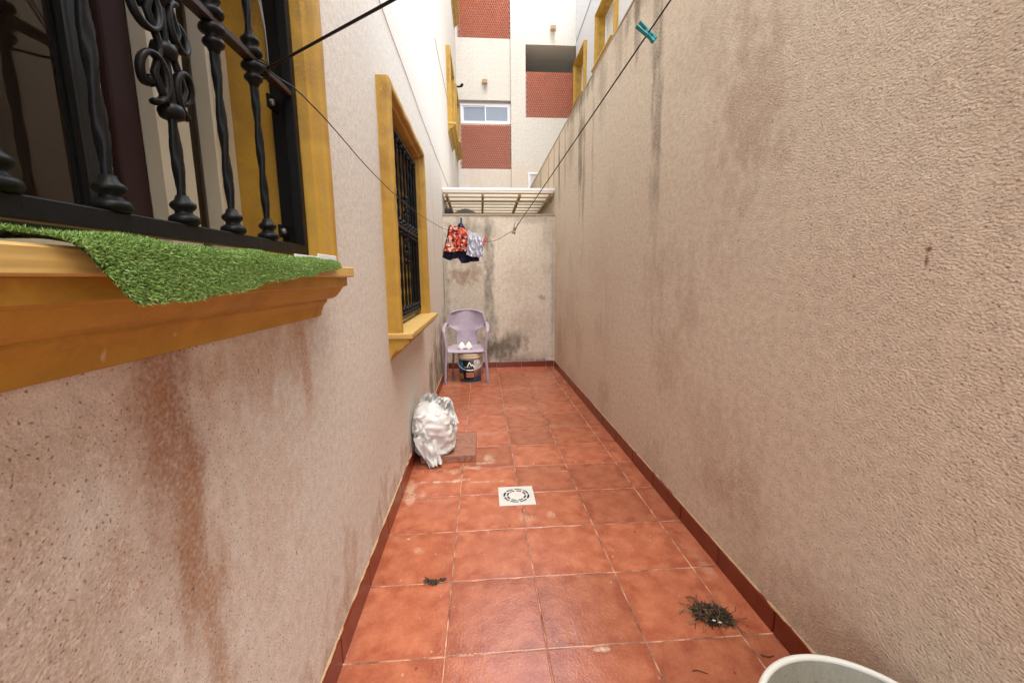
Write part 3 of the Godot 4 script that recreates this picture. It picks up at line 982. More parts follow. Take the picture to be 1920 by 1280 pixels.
func build_end_wall() -> void:
	var t := thing("end_wall", "low beige end wall closing the patio with black mould patches and a thin coping", "wall", Vector3(0.06, 0, BACK))
	var S := Stain.new(512, 640, stain_low, stain_fine)
	var x0 := -0.70
	var x1 := 0.82
	var mx := 512.0 / (x1 - x0)
	var my := 640.0 / TOP_B
	var u := func(x: float) -> float: return (x - x0) * mx
	var v := func(y: float) -> float: return (TOP_B - y) * my
	var mould := Color(0.19, 0.175, 0.125)
	for b in [[-0.09, 1.80, 0.075, 0.30, 0.62], [-0.08, 1.45, 0.065, 0.40, 0.70], [-0.10, 1.10, 0.075, 0.35, 0.68], [-0.09, 0.80, 0.085, 0.35, 0.55], [-0.06, 0.50, 0.10, 0.30, 0.5], [0.10, 0.30, 0.32, 0.16, 0.85], [0.0, 0.22, 0.30, 0.18, 0.85], [0.25, 0.40, 0.20, 0.14, 0.65],
			[-0.25, 0.25, 0.25, 0.2, 0.6], [-0.45, 0.4, 0.3, 0.4, 0.4], [-0.35, 1.0, 0.35, 0.8, 0.35], [-0.30, 1.75, 0.35, 0.25, 0.45], [0.25, 0.12, 0.5, 0.10, 0.6], [0.62, 0.06, 0.20, 0.05, 0.7], [-0.42, 1.85, 0.25, 0.14, 0.45], [-0.55, 1.55, 0.15, 0.35, 0.35], [0.5, 1.93, 0.30, 0.06, 0.4], [0.76, 1.0, 0.03, 1.0, 0.5], [0.70, 1.75, 0.10, 0.25, 0.3], [0.68, 1.30, 0.08, 0.12, 0.25], [-0.64, 1.0, 0.04, 1.0, 0.5], [0.3, 0.08, 0.4, 0.05, 0.5]]:
		S.blob(u.call(b[0]), v.call(b[1]), b[2] * mx * 1.35, b[3] * my * 1.15, mould, b[4] * 0.62, 0.5, 0.9, 2.0)
	for b in [[-0.45, 1.22, 0.22, 0.16, 0.5], [-0.28, 1.30, 0.16, 0.22, 0.4], [0.61, 0.93, 0.07, 0.06, 0.5], [0.3, 1.2, 0.3, 0.4, 0.15], [0.4, 0.6, 0.3, 0.3, 0.2]]:
		S.blob(u.call(b[0]), v.call(b[1]), b[2] * mx, b[3] * my, Color(0.50, 0.32, 0.19), b[4], 0.9, 0.9, 1.3)
	var mat: StandardMaterial3D = M.stucco_end.duplicate()
	stained(mat, S.texture())
	var mesh := grid(60, 80, func(i: int, j: int):
		var x := lerpf(x0, x1, i / 60.0)
		var y := lerpf(0.0, TOP_B, j / 80.0)
		return Vector3(x, y, BACK + wavy.get_noise_2d(x * 2.0 + 90.0, y * 1.5) * 0.004 - 0.002), false, null,
		func(p: Vector3): return Vector2((p.x - x0) / (x1 - x0), (TOP_B - p.y) / TOP_B))
	part("render", mesh, mat, t)
	var st := st_new()
	box(st, Vector3(x0, 0, BACK - 0.14), Vector3(x1, TOP_B - 0.001, BACK - 0.012))
	part("core", done(st), M.stucco_end, t)
	st = st_new()
	bevel_box(st, Vector3(WALL_L + 0.006, TOP_B, BACK - 0.15), Vector3(WALL_R - 0.004, TOP_B + 0.022, BACK + 0.010), 0.004)
	part("coping", done(st), M.concrete, t)
	skirting(t, Vector3(SKIRT_L + 0.001, 0, BACK + 0.011), Vector3(SKIRT_R - 0.001, 0, BACK + 0.011), Vector3(0, 0, -0.011), 0.075, 0.32)

func _ready() -> void:
	rng.seed = 20240
	wavy.seed = 4
	wavy.frequency = 0.8
	# camera
	var cam := Camera3D.new()
	cam.name = "camera"
	cam.basis = Basis(Vector3.UP, -0.0728) * Basis(Vector3.RIGHT, -0.1543) * Basis(Vector3.BACK, -0.0083)
	cam.position = Vector3(-0.1935, 1.2074, 0.0)
	cam.fov = 78.95
	cam.near = 0.05
	cam.far = 200.0
	add_child(cam)
	# overcast sky and a faint, very soft sun
	var sky := ProceduralSkyMaterial.new()
	sky.sky_top_color = Color(0.885, 0.94, 1.0)
	sky.sky_horizon_color = Color(0.87, 0.90, 0.94)
	sky.sky_curve = 0.25
	sky.ground_bottom_color = Color(0.45, 0.42, 0.38)
	sky.ground_horizon_color = Color(0.60, 0.58, 0.55)
	sky.sky_energy_multiplier = 1.0
	var env := Environment.new()
	env.background_mode = Environment.BG_SKY
	env.sky = Sky.new()
	env.sky.sky_material = sky
	env.tonemap_mode = Environment.TONE_MAPPER_LINEAR
	env.tonemap_exposure = 4.75
	env.sdfgi_enabled = true
	env.ssao_enabled = true
	env.ssil_enabled = true
	var we := WorldEnvironment.new()
	we.name = "environment"
	we.environment = env
	add_child(we)
	var sun := DirectionalLight3D.new()
	sun.name = "sun"
	sun.light_energy = 0.30
	sun.light_color = Color(1.0, 0.965, 0.92)
	sun.light_angular_distance = 40.0
	sun.shadow_enabled = true
	sun.rotation_degrees = Vector3(-70, 24, 0)
	add_child(sun)

	make_materials()
	# setting
	var st := st_new()
	box(st, Vector3(-60, -0.3, -70), Vector3(60, -0.07, 60))
	var gd := MeshInstance3D.new()
	gd.name = "ground"
	gd.mesh = done(st)
	gd.material_override = M.concrete
	gd.set_meta("kind", "structure")
	add_child(gd)
	build_floor()
	build_house()
	build_boundary()
	build_end_wall()
	build_far_buildings()
	build_pergola()
	build_objects()

# ---------------------------------------------------------------- buildings beyond
func lattice_mesh(w: float, h: float) -> ArrayMesh:
	# rows of half-round clay pieces, each row set half a piece over
	var st := st_new()
	var n := 24
	var pw := w / n
	var ph := 0.052
	var rows := int(h / ph)
	var r := pw * 0.5
	var th := 0.0085
	for j in rows:
		for i in (n if j % 2 == 0 else n - 1):
			var cx := pw * (i + (0.5 if j % 2 == 0 else 1.0))
			var cy := j * ph
			var deep := rng.randf_range(-0.004, 0.004)
			var last := []
			for k in 6:
				var a := PI * k / 5.0
				var o := Vector3(cos(a) * r * 1.02, sin(a) * ph * 0.98, 0)
				var p := Vector3(cos(a) * (r - th), sin(a) * (ph * 0.98 - th), 0)
				var now := [Vector3(cx, cy, deep) + p, Vector3(cx, cy, deep) + o]
				if k > 0:
					var back := Vector3(0, 0, -0.05)
					quad(st, now[0], last[0], last[1], now[1])
					quad(st, last[0], now[0], now[0] + back, last[0] + back)
					quad(st, now[1], last[1], last[1] + back, now[1] + back)
				last = now
	return done(st)

func vent(x: float, y: float, z: float, label: String) -> void:
	var t := thing("vent_cowl", label, "vent", Vector3(x, y, z), "beige vent cowls on the far block")
	var st := st_new()
	bevel_box(st, Vector3(-0.062, -0.045, 0.001), Vector3(0.062, 0.045, 0.075), 0.006)
	part("hood", done(st), M.vent, t, true)
	for k in 3:
		st = st_new()
		bevel_box(st, Vector3(-0.058, 0.022 - k * 0.026, 0.0755), Vector3(0.058, 0.034 - k * 0.026, 0.086), 0.003)
		part("slat", done(st), M.vent, t, true)

func building_window(parent: Node3D, x0: float, x1: float, y0: float, y1: float, z: float, glass: Material) -> void:
	var o := Node3D.new()
	o.name = "window"
	parent.add_child(o, true)
	o.position = Vector3((x0 + x1) / 2, y0, z) - parent.position
	var w := (x1 - x0) / 2
	var h := y1 - y0
	var st := st_new()
	bevel_box(st, Vector3(-w, 0, -0.05), Vector3(-w + 0.05, h, 0.0), 0.003)
	bevel_box(st, Vector3(w - 0.05, 0, -0.05), Vector3(w, h, 0.0), 0.003)
	bevel_box(st, Vector3(-w + 0.05, h - 0.045, -0.05), Vector3(w - 0.05, h, -0.001), 0.003)
	bevel_box(st, Vector3(-w + 0.05, 0, -0.05), Vector3(w - 0.05, 0.045, -0.001), 0.003)
	part("window_frame", done(st), M.frame_white, o, true)
	for s in [-1, 1]:
		st = st_new()
		var a := -w + 0.05 if s < 0 else -0.022
		var b := 0.022 if s < 0 else w - 0.05
		var zz := -0.035 if s < 0 else -0.012
		bevel_box(st, Vector3(a, 0.045, zz - 0.011), Vector3(a + 0.03, h - 0.045, zz + 0.010), 0.002)
		bevel_box(st, Vector3(b - 0.03, 0.045, zz - 0.011), Vector3(b, h - 0.045, zz + 0.010), 0.002)
		bevel_box(st, Vector3(a + 0.03, 0.045, zz - 0.0105), Vector3(b - 0.03, 0.070, zz + 0.0095), 0.002)
		bevel_box(st, Vector3(a + 0.03, h - 0.070, zz - 0.0105), Vector3(b - 0.03, h - 0.045, zz + 0.0095), 0.002)
		part("sash", done(st), M.frame_white, o, true)
		st = st_new()
		quad(st, Vector3(a + 0.03, 0.07, zz), Vector3(b - 0.03, 0.07, zz), Vector3(b - 0.03, h - 0.07, zz), Vector3(a + 0.03, h - 0.07, zz))
		part("pane", done(st), glass, o, true)

func wall_boxes(parent: Node3D, list: Array, mat: Material, called := "wall") -> void:
	for q in list:
		var st := st_new()
		box(st, q[0], q[1])
		part(called, done(st), mat, parent)

func build_far_buildings() -> void:
	M.vent = plain(Color(0.80, 0.70, 0.58), 0.7)
	var clay := triplanar(plain(Color(0.89, 0.50, 0.36), 0.85), 1.1)
	clay.albedo_texture = M.grain
	M.clay = clay
	# frosted panes: rippled glass, blue grey
	M.frosted = relief(triplanar(plain(Color(0.58, 0.63, 0.70), 0.22), 5.0), M.h_stucco, 0.35)
	M.dark_glass = plain(Color(0.10, 0.09, 0.08), 0.08)
	var Z := -10.4
	var t := thing("apartment_building", "white rendered apartment block with red clay lattice panels beyond the end wall", "building", Vector3(0.7, 0, Z))
	var S := Stain.new(512, 1024, stain_low, stain_fine)
	for k in 34:
		S.blob(rng.randf() * 512.0, rng.randf() * 1024.0, rng.randf_range(10, 60), rng.randf_range(20, 120), Color(0.80, 0.74, 0.66) if k % 2 else Color(0.84, 0.80, 0.76), 0.30, 1.1, 0.9, 2.0)
	for q in [[-0.016, 5.55], [1.558, 6.66]]:
		S.blob((q[0] + 1.0) / 3.6 * 512.0, (11.0 - q[1]) / 11.0 * 1024.0, 10.0, 26.0, Color(0.62, 0.52, 0.40), 0.5, 0.7, 0.7, 2.0)
	S.blob(256, 690, 300, 40, Color(0.86, 0.76, 0.66), 0.4, 1.0, 0.8, 1.5)
	var far: StandardMaterial3D = M.stucco_far.duplicate()
	stained(far, S.texture())
	far.uv2_triplanar = true
	far.uv2_world_triplanar = true
	far.uv2_scale = Vector3(1.0 / 3.6, 1.0 / 11.0, 0.3)
	far.uv2_offset = Vector3(1.0 / 3.6, 0.0, 0.0)
	wall_boxes(t, [
		[Vector3(-1.2, 0, Z - 0.5), Vector3(0.585, 3.755, Z)],
		[Vector3(-1.2, 5.275, Z - 0.5), Vector3(0.585, 6.585, Z)],
		[Vector3(-1.2, 8.10, Z - 0.5), Vector3(0.585, 8.3, Z)],
		[Vector3(-1.2, 3.755, Z - 0.5), Vector3(-0.625, 5.275, Z)],
		[Vector3(-1.2, 6.585, Z - 0.5), Vector3(-0.625, 8.10, Z)],
		[Vector3(-0.625, 3.755, Z - 0.5), Vector3(0.585, 5.275, Z - 0.11)],
		[Vector3(-0.625, 6.585, Z - 0.5), Vector3(0.585, 8.10, Z - 0.11)],
		[Vector3(0.585, 0, Z - 0.5), Vector3(0.927, 8.3, Z + 0.05)],
		[Vector3(0.927, 0, Z - 0.5), Vector3(2.6, 4.90, Z + 0.05)],
		[Vector3(0.927, 6.46, Z - 0.5), Vector3(2.6, 8.3, Z + 0.05)],
		[Vector3(0.927, 4.90, Z - 1.60), Vector3(2.6, 6.46, Z - 1.50)],
		[Vector3(0.827, 4.80, Z - 1.60), Vector3(0.927, 6.56, Z - 0.5)],
		[Vector3(0.927, 6.46, Z - 1.60), Vector3(2.6, 6.56, Z - 0.5)],
		[Vector3(0.927, 4.80, Z - 1.60), Vector3(2.6, 4.90, Z - 0.5)],
		[Vector3(2.23, 4.90, Z - 1.50), Vector3(2.6, 6.46, Z + 0.049)],
	], far)
	wall_boxes(t, [[Vector3(-0.620, 3.757, Z - 0.108), Vector3(0.584, 4.765, Z - 0.052)], [Vector3(-0.620, 6.587, Z - 0.108), Vector3(0.584, 7.595, Z - 0.052)], [Vector3(0.929, 4.902, Z - 0.06), Vector3(2.22, 5.895, Z - 0.003)]], M.stucco_far, "lattice_backing")
	var lat := lattice_mesh(1.185, 1.0)
	for p in [Vector3(-0.605, 3.760, Z - 0.005), Vector3(-0.605, 6.590, Z - 0.005), Vector3(0.935, 4.905, Z + 0.045)]:
		var o := part("clay_lattice", lat, M.clay, t, true)
		o.position = p - t.position
		o.set_meta("kind", "stuff")
	building_window(t, -0.60, 0.584, 4.775, 5.215, Z - 0.05, M.frosted)
	building_window(t, -0.60, 0.584, 7.605, 8.045, Z - 0.05, M.frosted)
	building_window(t, 0.975, 1.75, 2.55, 3.67, Z + 0.075, M.dark_glass)
	vent(-0.016, 5.66, Z, "small beige vent cowl above the white sliding window of the far block")
	vent(1.558, 6.80, Z + 0.05, "small beige vent cowl above the open loggia of the far block")
	# neighbour across the boundary wall
	var X := 2.10
	var n := thing("apartment_building", "pale grey rendered building with ochre framed windows rising over the boundary wall", "building", Vector3(X, 0, -8.0))
	wall_boxes(n, [
		[Vector3(X, 0, -10.34), Vector3(X + 0.5, 5.05, -6.3)],
		[Vector3(X, 6.03, -10.34), Vector3(X + 0.5, 7.6, -6.3)],
		[Vector3(X, 5.05, -10.34), Vector3(X + 0.5, 6.03, -10.295)],
		[Vector3(X, 5.05, -9.325), Vector3(X + 0.5, 6.03, -8.455)],
		[Vector3(X, 5.05, -7.285), Vector3(X + 0.5, 6.03, -6.3)],
		[Vector3(X + 0.25, 5.05, -10.295), Vector3(X + 0.5, 6.03, -9.325)],
		[Vector3(X + 0.25, 5.05, -8.455), Vector3(X + 0.5, 6.03, -7.285)],
	], M.stucco_right)
	for q in [[-10.26, -9.36], [-8.42, -7.32]]:
		var w: float = q[1] - q[0]
		var wn := window_node(n, Vector3(X, 5.09, (q[0] + q[1]) / 2), PI, w, 0.90, 0.12, 0.012, 0.16, 0.0)
		outer_frame(wn, -0.15, w, 0.90, 0.04, M.frame_white)
		var st := st_new()
		box(st, Vector3(-0.175, 0.02, -w / 2 + 0.04), Vector3(-0.145, 0.865, w / 2 - 0.04))
		part("blind", done(st), M.net, wn, true)
	var lamp := thing("wall_lamp", "small dark spotlight on the house wall beside an upper window", "lamp", Vector3(WALL_L, 5.44, -10.1))
	var s2 := st_new(true)
	lathe(s2, [[0.014, 0.0], [0.028, 0.014], [0.032, 0.062], [0.021, 0.085]], Vector3.ZERO, 10)
	var hd := part("head", done(s2), M.iron, lamp, true)
	hd.position = Vector3(0.10, -0.02, 0)
	hd.rotation.z = -0.7
	s2 = st_new()
	bevel_box(s2, Vector3(0.0, -0.03, -0.02), Vector3(0.10, 0.0, 0.02), 0.004)
	part("arm", done(s2), M.iron, lamp, true)

func build_pergola() -> void:
	var t := thing("lean_to_roof", "timber lean-to roof with translucent corrugated sheet just beyond the end wall", "roof", Vector3(0.06, 2.2, -6.3))
	var zf := -5.60
	var zb := -7.30
	var yat := func(z: float) -> float: return lerpf(2.285, 2.215, (z - zf) / (zb - zf))
	for x in [-0.618, -0.150, 0.335, 0.745]:
		var st := st_new()
		var rings := []
		for z in [zb, zf]:
			var y: float = yat.call(z)
			rings.append([Vector3(x - 0.015, y - 0.042, z), Vector3(x + 0.015, y - 0.042, z), Vector3(x + 0.015, y, z), Vector3(x - 0.015, y, z)])
		ring_skin(st, rings)
		cap(st, rings[0], false)
		cap(st, rings[1], true)
		part("rafter", done(st), M.timber, t)
	for z in [-5.83, -6.75]:
		var st := st_new()
		var y: float = yat.call(z) - 0.044
		bevel_box(st, Vector3(WALL_L + 0.004, y - 0.026, z - 0.015), Vector3(WALL_R - 0.004, y, z + 0.015), 0.003)
		part("purlin", done(st), M.timber, t)
	for k in 8:
		var z := lerpf(-5.66, -7.2, k / 7.0)
		var st := st_new()
		var y: float = yat.call(z)
		bevel_box(st, Vector3(WALL_L + 0.006, y + 0.001, z - 0.012), Vector3(WALL_R - 0.006, y + 0.014, z + 0.012), 0.002)
		part("batten", done(st), M.timber, t)
	var ledge := st_new()
	bevel_box(ledge, Vector3(WALL_L + 0.004, 2.10, zb - 0.05), Vector3(WALL_R - 0.004, 2.205, zb), 0.003)
	part("ledger", done(ledge), M.timber, t)
	var sheet := StandardMaterial3D.new()
	sheet.albedo_color = Color(0.90, 0.87, 0.82)
	sheet.roughness = 0.45
	sheet.backlight_enabled = true
	sheet.backlight = Color(0.90, 0.88, 0.84)
	var mesh := grid(4, 160, func(i: int, j: int):
		var z := lerpf(zb - 0.04, zf + 0.06, j / 160.0)
		return Vector3(lerpf(WALL_L + 0.006, WALL_R - 0.006, i / 4.0), yat.call(z) + 0.036 + 0.020 * sin(j / 160.0 * 15.0 * TAU), z), true)
	part("corrugated_sheet", mesh, sheet, t)
	var st := st_new()
	bevel_box(st, Vector3(WALL_L + 0.004, 2.305, zf + 0.045), Vector3(WALL_R - 0.004, 2.335, zf + 0.062), 0.002)
	part("edge_strip", done(st), M.frame_white, t)
	# things left on top of the end wall
	var arch := grid(20, 4, func(i: int, j: int):
		var a := i / 20.0
		return Vector3(lerpf(-0.57, -0.19, a), TOP_B + 0.024 + 0.085 * sin(a * PI) * (1.0 - pow(j / 4.0, 1.5)) + 0.002 * j, BACK - 0.145 + 0.125 * j / 4.0), true)
	one("plastic_sheet", arch, plain(Color(0.12, 0.11, 0.10), 0.4), "dark bowed strip of plastic lying on the end wall coping", "sheet")
	st = st_new()
	bevel_box(st, Vector3(-0.640, TOP_B + 0.023, BACK - 0.11), Vector3(-0.562, TOP_B + 0.095, BACK - 0.03), 0.004)
	bevel_box(st, Vector3(-0.630, TOP_B + 0.034, BACK - 0.030), Vector3(-0.572, TOP_B + 0.086, BACK - 0.024), 0.002)
	one("junction_box", done(st), plain(Color(0.04, 0.04, 0.045), 0.5), "small black box standing on the end wall coping against the house", "box")

# ---------------------------------------------------------------- objects in the patio
func turf_point(z: float, l: float) -> Array:
	# place and normal on the mat, l metres from its back edge: flat on the sill, round its edge, then hanging
	var top: float = W1[2] + 0.0085 + 0.002 * sin(z * 23.0) + 0.0015 * sin(z * 51.0 + 1.0)
	var flat := 0.082
	var r := 0.016
	var x0 := -0.652
	if l < flat:
		return [Vector3(x0 + l, top, z), Vector3(0, 1, 0)]
	var arc := r * PI / 2
	if l < flat + arc:
		var a := (l - flat) / r
		return [Vector3(x0 + flat + sin(a) * r, top - r + cos(a) * r, z), Vector3(sin(a), cos(a), 0)]
	var d := l - flat - arc
	return [Vector3(x0 + flat + r + d * 0.14, top - r - d, z), Vector3(1, 0.14, 0).normalized()]

func turf_length(z: float) -> float:
	var far := lerpf(0.106, 0.160, clampf((z + 1.115) / 0.63, 0.0, 1.0))
	var edge := smoothstep(-0.360, -0.462, z)
	return lerpf(0.079 + 0.003 * sin(z * 30.0), far, edge * edge)

func build_turf() -> void:
	var t := thing("artificial_turf_mat", "bright green artificial turf mat draped over the near window sill", "mat", Vector3(-0.58, W1[2], -0.7))
	var z0 := -1.115
	var z1 := -0.22
	var under: StandardMaterial3D = plain(Color(0.20, 0.24, 0.16), 0.9)
	var mesh := grid(110, 16, func(i: int, j: int):
		var z := lerpf(z0, z1, i / 110.0)
		return turf_point(z, turf_length(z) * (1.0 - j / 16.0))[0], true)
	part("backing", mesh, under, t)
	var bl := SurfaceTool.new()
	bl.begin(Mesh.PRIMITIVE_TRIANGLES)
	bl.set_smooth_group(-1)
	var p := [Vector3(-0.00055, 0, 0), Vector3(0.00055, 0, 0), Vector3(-0.0005, 0.0040, 0.0008), Vector3(0.0005, 0.0040, 0.0008), Vector3(0.0, 0.0064, 0.0036)]
	for q in [[0, 1, 3], [0, 3, 2], [2, 3, 4]]:
		tri(bl, p[q[0]], p[q[1]], p[q[2]])
	var mm := MultiMesh.new()
	mm.transform_format = MultiMesh.TRANSFORM_3D
	mm.use_colors = true
	mm.mesh = done(bl)
	var spots := []
	var r := RandomNumberGenerator.new()
	r.seed = 77
	while spots.size() < 80000:
		var z := r.randf_range(z0, z1)
		var l := r.randf() * 0.2
		if l > turf_length(z):
			continue
		var q := turf_point(z, l)
		var up: Vector3 = (q[1] + Vector3(r.randf_range(-0.8, 0.8), r.randf_range(-0.6, 0.6), r.randf_range(-0.8, 0.8))).normalized()
		var side := up.cross(Vector3(r.randf_range(-1, 1), r.randf_range(-1, 1), r.randf_range(-1, 1))).normalized()
		var s := r.randf_range(0.7, 1.15)
		spots.append([Transform3D(Basis(side, up, side.cross(up)).scaled(Vector3.ONE * s), q[0] - t.position), Color(0.10, 0.22, 0.035).lerp(Color(0.27, 0.42, 0.10), r.randf()) if r.randf() < 0.9 else Color(0.38, 0.44, 0.18)])
	mm.instance_count = spots.size()
	for i in spots.size():
		mm.set_instance_transform(i, spots[i][0])
		mm.set_instance_color(i, spots[i][1])
	var mi := MultiMeshInstance3D.new()
	mi.name = "turf_blades"
	mi.multimesh = mm
	var gm := plain(Color.WHITE, 0.55)
	gm.vertex_color_use_as_albedo = true
	gm.backlight_enabled = true
	gm.backlight = Color(0.35, 0.42, 0.2)
	mi.material_override = gm
	mi.set_meta("kind", "stuff")
	t.add_child(mi)
	# a white tray under the far end of the mat
	var st := st_new()
	bevel_box(st, Vector3(-0.628, W1[2] + 0.001, -1.140), Vector3(-0.572, W1[2] + 0.005, -1.02), 0.001)
	bevel_box(st, Vector3(-0.575, W1[2] + 0.0055, -1.140), Vector3(-0.571, W1[2] + 0.026, -1.02), 0.001)
	bevel_box(st, Vector3(-0.628, W1[2] + 0.0055, -1.140), Vector3(-0.624, W1[2] + 0.026, -1.02), 0.001)
	bevel_box(st, Vector3(-0.6235, W1[2] + 0.0055, -1.140), Vector3(-0.5755, W1[2] + 0.026, -1.136), 0.001)
	one("plastic_tray", done(st), M.frame_white, "white plastic tray end showing at the far end of the turf mat", "tray")

func bez(pts: Array, n: int) -> Array:
	# a smooth curve through points
	var c := Curve3D.new()
	for i in pts.size():
		var d: Vector3 = (pts[mini(i + 1, pts.size() - 1)] - pts[maxi(i - 1, 0)]) / 6.0
		c.add_point(pts[i], -d, d)
	var out := []
	for i in n + 1:
		out.append(c.sample_baked(c.get_baked_length() * i / n, true))
	return out

func build_chair() -> void:
	var at := Vector3(-0.380, 0, -4.90)
	var t := thing("plastic_armchair", "faded lilac plastic armchair in the corner against the end wall", "chair", at)
	var m := triplanar(plain(Color(0.735, 0.69, 0.775), 0.45), 2.5)
	m.albedo_texture = M.grain
	# seat: a shallow dish with a rolled front
	var seat := func(thick: float) -> Callable:
		return func(i: int, j: int):
			var a := i / 24.0 * 2.0 - 1.0
			var b := j / 20.0
			var half := lerpf(0.165, 0.215, smoothstep(0.0, 0.9, b))
			var z := lerpf(-0.185, 0.225, b)
			var y := 0.398 - 0.018 * (1.0 - a * a) * sin(b * PI) - 0.012 * (1.0 - b) + 0.010 * pow(absf(a), 3.0)
			y -= 0.030 * pow(smoothstep(0.86, 1.0, b), 2.0)
			return Vector3(a * half, y - thick, z + 0.004 * cos(a * 2.0))
	part("seat", grid(24, 20, seat.call(0.0), true), m, t, true)
	part("seat", grid(24, 20, seat.call(0.006), false), m, t, true)
	var rim := st_new(true)
	var ed := []
	for i in 25:
		ed.append(seat.call(0.003).call(i, 20) + Vector3(0, -0.004, 0))
	tube(rim, ed, 0.008, 8)
	for s in [0, 24]:
		ed = []
		for j in 21:
			ed.append(seat.call(0.003).call(s, j))
		tube(rim, ed, 0.006, 6)
	part("seat_rim", done(rim), m, t, true)
	# back: a curved shell, narrow between the arms, wide and round-shouldered above
	var half_at := func(b: float) -> float:
		var w := 0.120
		w = lerpf(w, 0.125, smoothstep(0.0, 0.3, b))
		w = lerpf(w, 0.232, smoothstep(0.42, 0.60, b))
		w = lerpf(w, 0.200, smoothstep(0.62, 0.90, b))
		return w
	var back := func(thick: float) -> Callable:
		return func(i: int, j: int):
			var a := i / 24.0 * 2.0 - 1.0
			var b := j / 30.0
			var half: float = half_at.call(b)
			if b > 0.88:
				half -= 0.055 * pow((b - 0.88) / 0.12, 2.2)
			var y := lerpf(0.375, 0.812, b)
			var z := -0.175 - 0.075 * b + 0.060 * a * a * smoothstep(0.2, 0.7, b) + 0.012 * a * a
			return Vector3(a * half, y - 0.012 * a * a * smoothstep(0.9, 1.0, b), z - thick)
	part("backrest", grid(24, 30, back.call(0.0), false), m, t, true)
	part("backrest", grid(24, 30, back.call(0.006), true), m, t, true)
	var br := st_new(true)
	ed = []
	for j in range(17, 31):
		ed.append(back.call(0.003).call(0, j))
	for i in range(1, 24):
		ed.append(back.call(0.003).call(i, 30))
	for j in range(30, 16, -1):
		ed.append(back.call(0.003).call(24, j))
	tube(br, ed, 0.010, 8)
	for s in [0, 24]:
		ed = []
		for j in range(0, 17):
			ed.append(back.call(0.003).call(s, j))
		tube(br, ed, 0.006, 6)
	part("back_rim", done(br), m, t, true)
	for s in [-1, 1]:
		# arm: from the shoulder of the back, forward, over the front leg
		var st := st_new(true)
		var sh: Vector3 = back.call(0.003).call(24 if s > 0 else 0, 19)
		tube(st, bez([sh, Vector3(s * 0.245, 0.660, -0.10), Vector3(s * 0.252, 0.640, 0.02), Vector3(s * 0.252, 0.628, 0.13), Vector3(s * 0.247, 0.590, 0.190)], 18), 0.024, 10, 0.022, 0.5, Vector3.UP)
		part("armrest", done(st), m, t, true)
		st = st_new(true)
		tube(st, bez([Vector3(s * 0.248, 0.605, 0.185), Vector3(s * 0.238, 0.52, 0.205), Vector3(s * 0.222, 0.41, 0.212), Vector3(s * 0.234, 0.20, 0.222), Vector3(s * 0.246, 0.004, 0.232)], 20), 0.027, 10, 0.020, 0.75, Vector3.RIGHT)
		var leg := part("leg", done(st), m, t, true)
		st = st_new()
		bevel_box(st, Vector3(s * 0.246 - 0.020, 0.0005, 0.212), Vector3(s * 0.246 + 0.020, 0.012, 0.248), 0.003)
		part("foot", done(st), m, leg, true)
		st = st_new(true)
		tube(st, bez([Vector3(s * 0.160, 0.392, -0.165), Vector3(s * 0.175, 0.22, -0.215), Vector3(s * 0.190, 0.004, -0.270)], 14), 0.022, 10, 0.016, 0.7, Vector3.RIGHT)
		part("leg", done(st), m, t, true)
		# gusset between the seat and the front leg
		st = st_new(true)
		tube(st, bez([Vector3(s * 0.208, 0.398, 0.06), Vector3(s * 0.222, 0.405, 0.14), Vector3(s * 0.224, 0.40, 0.205)], 8), 0.018, 8, 0.018, 0.6, Vector3.UP)
		part("bracket", done(st), m, t, true)
	# a pair of white slippers, toes forward
	for s in [-1, 1]:
		var sp := thing("slipper", "white slipper of the pair left on the lilac chair seat", "slipper", at + Vector3(-0.012 + s * 0.041, 0.388, 0.095), "slippers on the chair")
		var up := grid(20, 14, func(i: int, j: int):
			var a := i / 20.0 * PI
			var b := j / 14.0
			var w := 0.040 * (0.78 + 0.30 * sin(b * PI * 0.62)) * sqrt(maxf(0.0, 1.0 - pow(maxf(0.0, (b - 0.72) / 0.28), 2.2)))
			var hh := lerpf(0.060, 0.040, b) * sqrt(maxf(0.0, 1.0 - pow(maxf(0.0, (b - 0.70) / 0.30), 2.0)))
			return Vector3(cos(a) * w, 0.012 + sin(a) * hh, lerpf(-0.03, 0.095, b)), true)
		part("upper", up, M.white_cloth, sp, true)
		var sole := st_new()
		var ring := []
		var ring2 := []
		for k in 24:
			var a := TAU * k / 24.0
			var v := Vector3(cos(a) * 0.041, 0.0, -sin(a) * 0.13 - 0.03)
			ring.append(v)
			ring2.append(v + Vector3(0, 0.013, 0))
		ring_skin(sole, [ring, ring2])
		cap(sole, ring, false)
		cap(sole, ring2, true)
		part("sole", done(sole), M.frame_white, sp, true)

